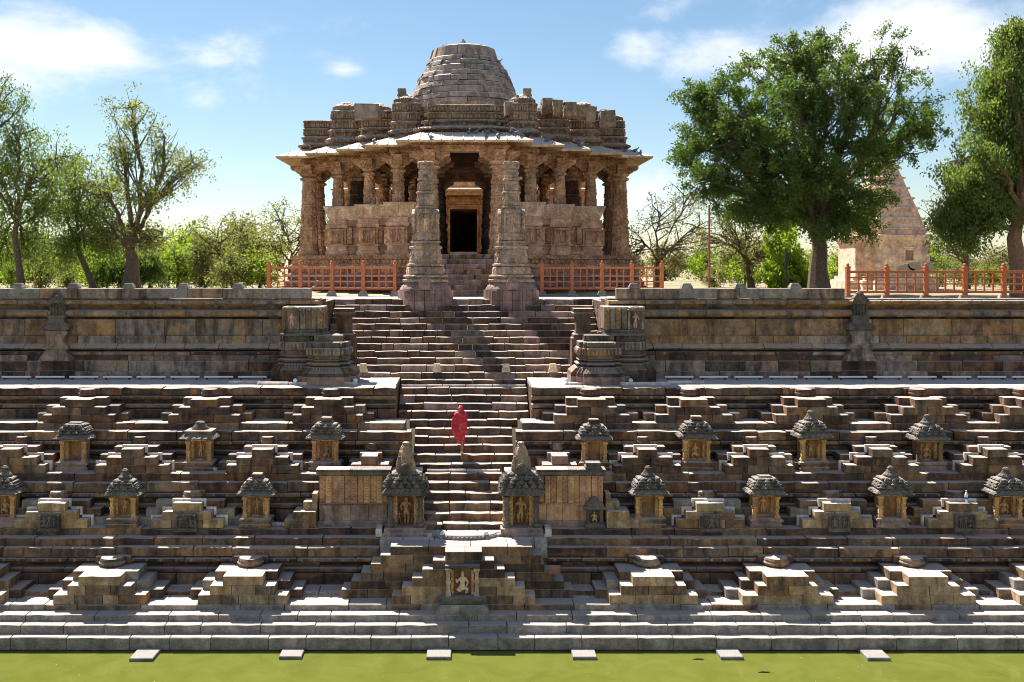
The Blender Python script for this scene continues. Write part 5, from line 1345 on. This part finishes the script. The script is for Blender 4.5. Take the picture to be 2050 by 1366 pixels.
# ------------------------------------------------------------------ orange fences
def fence(x0, x1, y0, y1, zb, n, label, H=1.10, foot=.22, first=True):
    t = empty('fence', (x0, y0, zb), label, 'fence', 'orange wooden fences')
    Lx, Ly = x1-x0, y1-y0; ln = math.hypot(Lx, Ly); t.rotation_euler = (0,0,math.atan2(Ly,Lx))
    seg = ln/n
    for i in range(n+1):
        m = MB(); m.square([(.21,0),(.21,.06),(.17,.10),(.14,foot)], (i*seg,0,0)); m.build('post_foot', M['grey'], t)
        m = MB(); m.square([(.075,foot),(.075,foot+H-.12),(.085,foot+H-.11),(.085,foot+H-.05),(.055,foot+H-.04)], (i*seg,0,0)); m.ball((i*seg,0,foot+H+.01), .065,.065,.07, 8, 5); m.build('post', M['fence'], t)
    for i in range(n):
        a, b = i*seg+.077, (i+1)*seg-.077
        for z, h in ((foot+.12,.10),(foot+.42,.055),(foot+.66,.055),(foot+H-.25,.10)):
            m = MB(); m.box(a, b, -.03, .03, z-h/2, z+h/2, .008); m.build('rail', M['fence'], t)
        for k in range(1,4):
            x = a+(b-a)*k/4; m = MB(); m.box(x-.028, x+.028, -.022, .022, foot+.171, foot+H-.301, .006); m.build('baluster', M['fence'], t)
dF = 43.9
fence(xf(538,dF), xf(790,dF), dF, dF, ZG, 4, 'orange wooden fence before the hall '+AWAY, H=1.28)
fence(xf(1085,dF), xf(1325,dF), dF, dF, ZG, 4, 'orange wooden fence before the hall '+TOWER, H=1.28)
fence(14.35, 26.0, 36.75, 36.75, zf(603,36.75), 8, 'long orange fence on the bank in front of the pink tower', H=1.12)
# pole leaning and metal pole
m = MB(); m.tube([(0,0,0),(0,0,4.1)], .045, 8); m.lathe([(.12,0),(.12,.05),(.06,.1)], 8)
tag(m.build('metal_pole', M['pole'], None, (xf(1420,44), 44, ZG-.03)), 'thin rust brown metal pole between temple and big tree', 'pole')
m = MB(); m.tube([(0,0,0),(.03,0,.9),(.0,0,2.2)], [.025,.025,.02], 6); m.tube([(-.02,-.03,1.2),(.05,-.05,1.7),(.02,-.03,2.15)], [.06,.11,.03], 7)
tag(m.build('furled_flag', M['cable'], None, (xf(1573,46), 46, ZG-.03)), 'furled dark flag on a thin staff beside the lime green bush', 'flag')
# ------------------------------------------------------------------ pink shrine tower
d = 58.0
K = empty('pink_shrine', (xf(1768,d), d, ZG-.03), 'pink plastered shrine tower with peeling walls behind the big tree', 'shrine')
m = MB(); m.cross([(2.55,0),(2.55,.5),(2.35,.55),(2.35,.75)], (0,0,0), .6); m.build('plinth', M['pink'], K)
m = MB(); m.cross([(2.15,.75),(2.15,2.75),(2.28,2.8),(2.28,2.95),(2.38,3.0),(2.38,3.1),(2.05,3.15)], (0,0,0), .6); m.build('wall', M['pink'], K)
m = MB(); m.cross([(1.95,3.15),(1.98,3.3),(1.80,4.0),(1.52,4.8),(1.18,5.7),(.86,6.6),(.60,7.3),(.46,7.75),(.38,7.85)], (0,0,0), .6); 
for k in range(7):
    zz = 3.4+.6*k; rr_ = float(np.interp(zz, (3.3,4.0,4.8,5.7,6.6,7.3,7.75), (1.98,1.80,1.52,1.18,.86,.60,.46)))+.01; m.cross([(rr_-.02,zz),(rr_+.10,zz+.04),(rr_+.10,zz+.12),(rr_-.06,zz+.16)], (0,0,0), .6)
m.build('spire', M['pink'], K)
m = MB(); m.lathe([(.34,7.85),(.50,7.95),(.50,8.1),(.32,8.2),(.25,8.3),(.30,8.45),(.12,8.6),(.04,8.8)], 16); m.build('amalaka_finial', M['pink'], K)
m = MB(); m.tube([(0.05,0,8.7),(.05,0,9.9)], .025, 6); m.build('flag_staff', M['white'], K)
m = MB(); m.add([(.05,-.02,9.1),(.05,-.02,9.55),(-.42,-.06,9.2),(.05,.02,9.1),(.05,.02,9.55),(-.42,.06,9.2)], [(0,1,2),(3,5,4),(0,2,5,3),(1,4,5,2),(0,3,4,1)]); m.build('flag', M['flag'], K)
m = MB(); x0 = .55; m.box(x0-.34,x0+.34,-2.22,-2.1,1.55,2.35,.02); m.box(x0-.42,x0+.42,-2.28,-2.1,2.36,2.44,.02); w_ = m.build('window', M['pink'], K)
m = MB(); m.box(x0-.22,x0+.22,-2.235,-2.2,1.66,2.24); m.build('pane', M['base'], w_)
for (a, b, c, e) in ((-1.3,1.6,.35,.12),(.9,1.35,.5,.35),(.4,1.05,.55,.4),(1.5,2.2,.3,.25),(1.7,1.3,.25,.3),(-1.0,.95,.3,.22)):
    m = MB(); n = 14; m.loft([[(a+c*rr.uniform(.6,1)*math.cos(2*math.pi*k/n)*1.0, -2.156-q*.004, b+e*rr.uniform(.6,1.1)*math.sin(2*math.pi*k/n)) for k in range(n)] for q in (0,1)])
    m.build('bare_patch', M['peel'], K)
# ------------------------------------------------------------------ trees
nrs = np.random.RandomState(3)
def leaf_mesh(name, C, A_, B_, mat):
    n = len(C); V = np.empty((n,4,3), np.float32)
    V[:,0] = C-A_; V[:,1] = C+B_; V[:,2] = C+A_; V[:,3] = C-B_
    me = bpy.data.meshes.new(name); me.vertices.add(n*4); me.vertices.foreach_set('co', V.reshape(-1))
    me.loops.add(n*4); me.loops.foreach_set('vertex_index', np.arange(n*4, dtype=np.int32))
    me.polygons.add(n); me.polygons.foreach_set('loop_start', np.arange(0,n*4,4,dtype=np.int32)); me.polygons.foreach_set('loop_total', np.full(n,4,np.int32))
    me.materials.append(mat); me.update(); me.validate(); return me
def unit(v): return v/np.maximum(np.linalg.norm(v,axis=-1,keepdims=True),1e-6)
def bez(p0, p1, p2, n): 
    t = np.linspace(0,1,n)[:,None]; return (1-t)**2*p0+2*t*(1-t)*p1+t*t*p2
def tree(name, label, base, trunk_pts, r0, lobes, leafm, bark, per, size, spread, nsub=9, droop=.25, group=None, ntw=4, cat='tree', twr=.012, sub_in=.45):
    """lobes: (centre xyz, radii xyz). per = leaves per twig cluster"""
    t = empty(name, tuple(base), label, cat, group)
    m = MB(); base = np.array(base, float)
    tp = [np.array(p, float)-base for p in trunk_pts]
    k = len(tp); rad = [r0*(1.25-.55*i/(k-1)) for i in range(k)]; rad[0] = r0*1.5
    m.tube([tuple(p) for p in tp], rad, 10)
    fork = tp[-1]; Cs = []
    for ci, (c, rd) in enumerate(lobes):
        c = np.array(c, float)-base; rd = np.array(rd, float)
        src = tp[-1] if ci % 3 else tp[-2]*.35+tp[-1]*.65
        mid = (src+c)/2 + nrs.uniform(-.5,.5,3)*np.linalg.norm(c-src)*.5 + np.array([0,0,.12*np.linalg.norm(c-src)])
        limb = bez(src, mid, c, 9); limb[1:-1] += nrs.normal(0,.06,(7,3))
        rl = r0*.42; m.tube([tuple(p) for p in limb], [rl*(1-.8*i/8)+.015 for i in range(9)], 7)
        for s in range(nsub):
            q = nrs.normal(size=3); q /= np.linalg.norm(q); q *= nrs.uniform(sub_in,1.0)**.6
            e = c+q*rd; i0 = nrs.randint(3,9); st_ = limb[i0]
            md = (st_+e)/2+nrs.normal(0,.18,3)*np.linalg.norm(e-st_); br = bez(st_, md, e, 6)
            m.tube([tuple(p) for p in br], [max(.010,.045*(1-.8*i/5)) for i in range(6)], 5)
            for w_ in range(ntw):
                b0 = br[nrs.randint(2,6)]; dr = nrs.normal(size=3); dr /= np.linalg.norm(dr); dr = dr*nrs.uniform(.35,.9)*spread*2.2; dr[2] -= droop*spread
                tw = np.array([b0, b0+dr*.5+np.array([0,0,.08]), b0+dr])
                m.tube([tuple(p) for p in tw], [twr,twr*.8,twr*.4], 3)
                tt = nrs.uniform(.15,1.1,(per,1)); pts = b0+dr*tt+nrs.normal(0,spread*.30,(per,3)); Cs.append(pts)
    m.build('trunk', bark, t)
    C = np.concatenate(Cs); n = len(C)
    a = nrs.normal(size=(n,3)); a[:,2] -= droop*2.0; a = unit(a); b = unit(np.cross(a, nrs.normal(size=(n,3))))
    sz = size*nrs.uniform(.6,1.3,(n,1))
    put('crown', leaf_mesh('crown', C, a*sz*.5, b*sz*.24, leafm), t)
    return t
def L3(x, y, rx, rz, d, dd=0, ry=None):
    q = d+dd; return ((xf(x,q), q, zf(y,q)), (rx*q/F, (ry or rx)*q/F, rz*q/F))
def P3(x, y, d): return (xf(x,d), d, zf(y,d))
gz = ZG-.05
# big neem tree
d = 47.5
lob = [L3(x,y,a,b,d,dd) for x,y,a,b,dd in ((1435,190,70,60,-.5),(1400,245,50,55,.6),(1530,135,85,55,.8),(1640,92,85,42,0),(1745,118,80,55,-.8),(1815,205,60,65,.4),(1450,290,85,60,-1),(1550,235,85,60,1.4),(1665,200,95,60,-1.2),(1775,285,75,60,1.0),(1850,260,40,50,-.4),
       (1375,300,35,45,.2),(1385,190,35,35,-.2),(1590,120,70,50,-1.5),(1700,160,80,55,-2.0),(1600,180,80,55,-2.4),(1700,270,75,55,-2.4),(1590,290,75,55,-2.6),(1480,230,70,55,-1.8),(1410,360,50,45,-.4),
       (1500,350,80,55,-1.6),(1640,330,70,48,-2.6),(1728,385,66,48,-1.6),(1545,425,70,45,-.6),(1660,440,85,40,-1.8),(1725,440,50,36,.5),(1590,380,60,50,-2.2),(1480,400,55,45,.6))]
b0 = P3(1640,583,d); tree('neem_tree', 'big round-crowned dark green tree with a thick trunk beside the pink tower', (b0[0],d,gz), [(b0[0],d,gz),(b0[0]-.05,d,gz+1.2),(b0[0]+.02,d,gz+2.3),(b0[0]-.1,d+.1,gz+3.3)], .40, lob, M['leaf_dark'], M['bark'], 66, .15, .40, nsub=14, droop=.25, ntw=5)
# far right drooping tree
d = 43.5
lob = [L3(x,y,a,b,d,dd) for x,y,a,b,dd in ((2030,60,28,30,.4),(1995,130,40,50,-.3),(1985,215,60,75,0),(2035,130,40,80,.5),(2060,240,50,90,-.5),(1955,310,65,60,-.8),(2020,330,70,70,.6),(1925,385,45,50,0),(1985,410,60,45,-.5),(2075,360,60,70,0),(2110,220,60,100,.5),(2120,400,60,60,-.3),(1905,450,28,35,.3))]
b0 = P3(2046,585,d); tree('drooping_tree', 'bright green drooping tree with a forked orange-brown trunk at the fence end', (b0[0],d,gz), [(b0[0],d,gz),(b0[0]-.15,d,gz+1.3),(b0[0]-.35,d,gz+2.6),(b0[0]-.2,d,gz+3.4)], .34, lob, M['leaf_mid'], M['bark_red'], 64, .15, .5, nsub=15, droop=1.0, ntw=6)
# thin trees on the left
d = 50.0
lob = [L3(x,y,a,b,d,dd) for x,y,a,b,dd in ((265,215,50,45,0),(330,275,60,35,.6),(385,325,40,28,-.3),(245,300,60,50,-.6),(200,370,70,50,.8),(300,395,55,35,-.9),(290,470,55,40,-.5),(215,455,60,45,.7))]
b0 = P3(262,578,d); tree('thorn_tree', 'gnarled thin-leaved tree with a thick dark trunk behind the parapet', (b0[0],d,gz), [(b0[0],d,gz),(b0[0]+.05,d,gz+1.0),(b0[0]+.1,d,gz+1.7),(b0[0]-.1,d,gz+2.2)], .36, lob, M['leaf_olive'], M['bark'], 26, .15, .5, nsub=14, droop=.3)
d = 49.0
lob = [L3(x,y,a,b,d,dd) for x,y,a,b,dd in ((15,190,45,45,0),(35,270,60,50,.5),(-30,330,60,70,-.5),(60,350,75,55,0),(10,420,65,55,.7),(110,320,55,40,-.8),(90,420,55,45,.8),(50,480,60,40,1.2),(0,500,50,40,1.5))]
b0 = P3(44,578,d); tree('slender_tree', 'tall slender green tree with a single leaning dark trunk beside the thorn tree', (b0[0],d,gz), [(b0[0],d,gz),(b0[0]-.15,d,gz+1.4),(b0[0]-.35,d,gz+2.8),(b0[0]-.25,d,gz+3.8)], .15, lob, M['leaf_mid'], M['bark'], 34, .15, .6, nsub=14, droop=.7)
d = 51.5
lob = [L3(x,y,a,b,d,dd) for x,y,a,b,dd in ((150,330,65,45,0),(120,395,60,45,.6),(175,430,65,45,-.6),(150,480,60,38,.2),(200,380,55,45,.9),(110,500,50,35,.8),(220,480,50,35,1.0))]
b0 = P3(192,578,d); tree('leaning_tree', 'small feathery green tree on a slanting trunk between slender and thorn trees', (b0[0],d,gz), [(b0[0],d,gz),(b0[0]-.45,d,gz+1.1),(b0[0]-.95,d,gz+2.2),(b0[0]-1.0,d,gz+2.9)], .14, lob, M['leaf_mid'], M['bark'], 34, .15, .6, nsub=14, droop=.8)
d = 54.0
tree('weeping_shrub', 'low dark green weeping shrub under the thorn tree', (xf(262,d),d,gz), [(xf(262,d),d,gz),(xf(262,d),d,gz+.5),(xf(262,d),d,gz+1.0)], .10, [L3(225,535,38,26,d),L3(300,532,35,26,d,.3),L3(262,520,40,22,d,.6)], M['leaf_dark'], M['bark'], 50, .2, .35, nsub=14, droop=1.2, cat='shrub')
def sparse(x, d, lobs, label, lm='leaf_dry', r=.13, per=9, name='sparse_tree', lean=0, size=.16, nsub=13, ntw=4):
    lob = [L3(a,b,c,e,d,f) for a,b,c,e,f in lobs]; b0 = P3(x,578,d)
    tree(name, label, (b0[0],d,gz), [(b0[0],d,gz),(b0[0]+lean*.4,d,gz+.8),(b0[0]+lean,d,gz+1.7)], r, lob, M[lm], M['bark'], per, size, .5, nsub=nsub, droop=.15, ntw=ntw, twr=.016)
sparse(450, 60, ((430,470,65,45,0),(490,450,60,42,.6),(380,500,50,40,-.5),(470,520,70,35,.4),(520,490,50,40,0)), 'sparse olive tree between the thorn tree and the temple', 'leaf_olive', per=20)
sparse(580, 66, ((560,440,50,45,0),(600,470,45,45,.5),(540,490,45,40,-.4),(640,450,45,45,.2)), 'sparse olive tree half hidden behind the temple corner', 'leaf_olive', per=16)
sparse(1315, 58, ((1320,425,60,48,0),(1385,385,55,45,.8),(1275,480,45,50,-.5),(1400,450,55,40,.4),(1345,500,55,35,-.7)), 'nearly bare pale-leaved tree next to the temple', per=9, r=.14)
sparse(1505, 56, ((1450,420,50,45,0),(1490,465,50,40,.6),(1420,480,50,40,-.6),(1540,500,40,35,.2),(1500,530,40,20,.2)), 'pale thin tree with several stems behind the metal pole', per=10, r=.17, lean=-.3)
sparse(1935, 58, ((1890,370,45,50,0),(1865,430,35,45,.5),(1960,460,45,40,-.5),(1910,500,50,35,.2)), 'bare twisted tree between the pink tower and the drooping tree', per=5, r=.16)
d = 55.0
tree('lime_bush', 'bright lime green feathery bush beside the big trunk', (xf(1575,d),d,gz), [(xf(1575,d),d,gz),(xf(1575,d),d,gz+.7),(xf(1575,d),d,gz+1.3)], .08, [L3(1558,470,34,38,d,-1),L3(1590,510,40,38,d,.4),L3(1550,545,34,28,d,-1.4),L3(1605,555,38,22,d,-.8),L3(1578,435,24,28,d)], M['leaf_lime'], M['bark'], 46, .2, .32, nsub=15, droop=.9, cat='bush')
# background shrubs along the edge of the grounds
protos = []
for i, (lm, per) in enumerate((('leaf_olive',13),('leaf_lime',14),('leaf_dry',12))):
    q = 78.0
    protos.append(tree('background_shrub', 'x', (0,q,gz), [(0,q,gz),(.1,q,gz+.7),(0,q,gz+1.4)], .09, [((-1.3,q,gz+1.6),(1.3,1.0,1.0)),((1.2,q+.3,gz+1.4),(1.3,1.0,1.0)),((0,q-.3,gz+2.5),(1.2,.9,.9)),((.3,q,gz+.8),(2.0,1.0,.7))], M[lm], M['bark'], per, .22, .55, nsub=13, droop=.3, cat='shrub'))
r5 = random.Random(4); first = [True]*3
spots = [(x, 57+r5.uniform(-2,4)) for x in range(-30, 540, 55)] + [(x, 62+r5.uniform(-2,4)) for x in range(1430, 1680, 60)] + [(x, 60+r5.uniform(0,4)) for x in range(1880, 2110, 50)] + [(x, 70+r5.uniform(-4,12)) for x in range(-60, 560, 62)] + [(x, 74+r5.uniform(-4,14)) for x in range(1255, 2120, 75)] + [(x, 105+r5.uniform(0,20)) for x in range(-40, 600, 110)] + [(x, 105+r5.uniform(0,20)) for x in range(1240, 2100, 110)]
for j, (x, q) in enumerate(spots):
    i = j % 3 if x < 600 else (j*2+1) % 3
    o = protos[i] if first[i] else copy_tree(protos[i])
    first[i] = False
    s = r5.uniform(.8,1.25)*(1.25 if x < 600 else .95)*(.55 if q < 67 else 1); o.location = (xf(x,q), q, gz); o.scale = (s,s,s*r5.uniform(.8,1.1)); o.rotation_euler = (0,0,r5.uniform(0,6.28))
    nm_ = ('olive green','lime green','pale dry')[i]; sd = 'beyond the parapet '+AWAY if x < 600 else 'beyond the fence '+TOWER
    tag(o, 'low %s shrub in the undergrowth %s' % (nm_, sd), 'shrub', '%s shrubs %s' % (nm_, sd))

# ------------------------------------------------------------------ woman in a red veil climbing the stairs
py = SY0+TREAD*7+.17; pz = SZ0+RISE*7
px_ = xf(921, py)
J = {'pel': ((0,0,.86),(.15,.12)), 'sp': ((0,-.01,1.06),(.13,.10)), 'chs': ((0,-.02,1.25),(.16,.11)), 'nck': ((0,.0,1.38),(.055,.055)), 'hd': ((0,.02,1.49),(.085,.10)), 'top': ((0,.02,1.56),(.06,.07)),
     'rh': ((.07,0,.78),(.10,.10)), 'rk': ((.07,.03,.45),(.065,.065)), 'ra': ((.06,-.02,.10),(.042,.042)), 'rt': ((.06,.12,.045),(.04,.03)),
     'lh': ((-.08,.02,.78),(.10,.10)), 'lk': ((-.08,.25,.62),(.065,.065)), 'la': ((-.07,.20,.33),(.042,.042)), 'lt': ((-.07,.33,.275),(.04,.03)),
     'rs': ((.17,0,1.28),(.06,.06)), 're': ((.20,.05,1.02),(.045,.045)), 'rw': ((.12,.20,.98),(.035,.035)), 'ls': ((-.17,0,1.28),(.06,.06)), 'le': ((-.20,.05,1.02),(.045,.045)), 'lw': ((-.12,.20,.98),(.035,.035))}
Bn = [('pel','sp'),('sp','chs'),('chs','nck'),('nck','hd'),('hd','top'),('pel','rh'),('rh','rk'),('rk','ra'),('ra','rt'),('pel','lh'),('lh','lk'),('lk','la'),('la','lt'),('chs','rs'),('rs','re'),('re','rw'),('chs','ls'),('ls','le'),('le','lw')]
me = skin_mesh('person', J, Bn, M['skin'], 2)
person = put('person', me, None, (px_, py, pz)); tag(person, 'woman wrapped in a red flower-printed veil climbing the stairs, seen from behind', 'person')
outl = [(270,604,638),(280,584,656),(305,568,668),(335,562,672),(360,556,678),(385,530,704),(415,498,722),(450,480,737),(550,452,742),(650,442,735),(740,447,742),(800,458,712),(870,492,700),(950,542,692),(1000,578,668),(1012,590,650)]
kx = 32.6/F/9.76; m = MB(); rings = []; nn = 40
for j, (yy, a, b) in enumerate(outl):
    zz = (1205-yy)*kx; cx_ = ((a+b)/2-640)*kx+.06; hw = (b-a)/2*kx
    hd = hw*.72+(.02 if j < 4 else 0); q = j/len(outl)
    ringp = []
    for k in range(nn):
        an = 2*math.pi*k/nn; fo = 1+.10*math.sin(an*5+j*.35)*min(1,q*2)+.05*math.sin(an*11-j*.6)*q
        ringp.append((cx_+hw*fo*math.cos(an), .03+hd*fo*math.sin(an)+(.10*q if math.sin(an) > 0 else 0), zz+.012*math.sin(an*5+j)))
    rings.append(ringp)
m.loft(rings); m.build('saree', M['saree'], person, smooth=True)
m = MB(); rings = []
for j, (yy, a, b) in enumerate(((800,560,690),(870,580,692),(950,596,692),(1020,612,690),(1070,622,688),(1110,628,682))):
    zz = (1205-yy)*kx; cx_ = ((a+b)/2-640)*kx+.06; hw = (b-a)/2*kx
    rings.append([(cx_+hw*(1+.08*math.sin(k*.9+j))*math.cos(2*math.pi*k/24), .04+hw*.9*math.sin(2*math.pi*k/24), zz) for k in range(24)])
m.loft(rings); m.build('skirt', M['skirt'], person, smooth=True)
m = MB(); m.loft([[(.06+a*.045, b*.10+.04, z_) for a, b in ((-1,-1),(1,-1),(1.1,.3),(.6,1),(-.6,1),(-1.1,.3))] for z_ in (0,.03)]); m.tube([(.06,-.05,.03),(.06,-.055,.10)], .04, 8); m.build('sandal', M['gold'], person)

# ------------------------------------------------------------------ pigeons on the eaves and roof
m = MB()
m.loft([[(x_*1, q*w_*math.cos(2*math.pi*k/8), .07+z_+q*w_*math.sin(2*math.pi*k/8)) for k in range(8)] for x_, w_, z_, q in ((-.20,.012,-.02,1),(-.11,.03,-.005,1),(-.05,.062,.0,1),(.03,.07,.015,1),(.09,.05,.045,1),(.12,.03,.085,1),(.135,.036,.115,1),(.16,.026,.12,1),(.19,.006,.112,1))])
for s in (-1,1): m.tube([(.01,s*.02,0),(.01,s*.02,.03)], .006, 4)
PIG = m.mesh('pigeon', M['bird'])
rp = random.Random(21)
def eave_spot(u, o):      # a point on the eave slab above the front faces
    au = abs(u); 
    for i in range(5):
        if au <= A[i]+o: return -(A[4-i]+o)
    return None
for k in range(30):
    u = rp.uniform(-9.0, 10.2) if k % 3 else rp.uniform(0,6); o = rp.uniform(.55,1.45); v = eave_spot(u, o)
    if v is None: continue
    z = 7.80+(7.30-7.80)*(o-.45)/1.13
    b = put('pigeon', PIG, None, (.05+u, YT+v, ZG+z+.005), rz=rp.uniform(0,6.28), scale=(1.25,1.25,1.25)); tag(b, 'grey pigeon perched on the sloping eaves of the temple hall', 'pigeon', 'pigeons on the temple eaves')
for k in range(10):
    q = rp.uniform(-2.9,-.3); j = rp.randint(1,10); r0, z0 = prof_d[j]; r0 -= .06
    b = put('pigeon', PIG, None, (.05+r0*math.cos(q), YT+r0*math.sin(q), ZG+z0-.012), rz=rp.uniform(0,6.28), scale=(1.25,1.25,1.25)); tag(b, 'grey pigeon perched on a stone course of the temple dome', 'pigeon', 'pigeons on the dome')
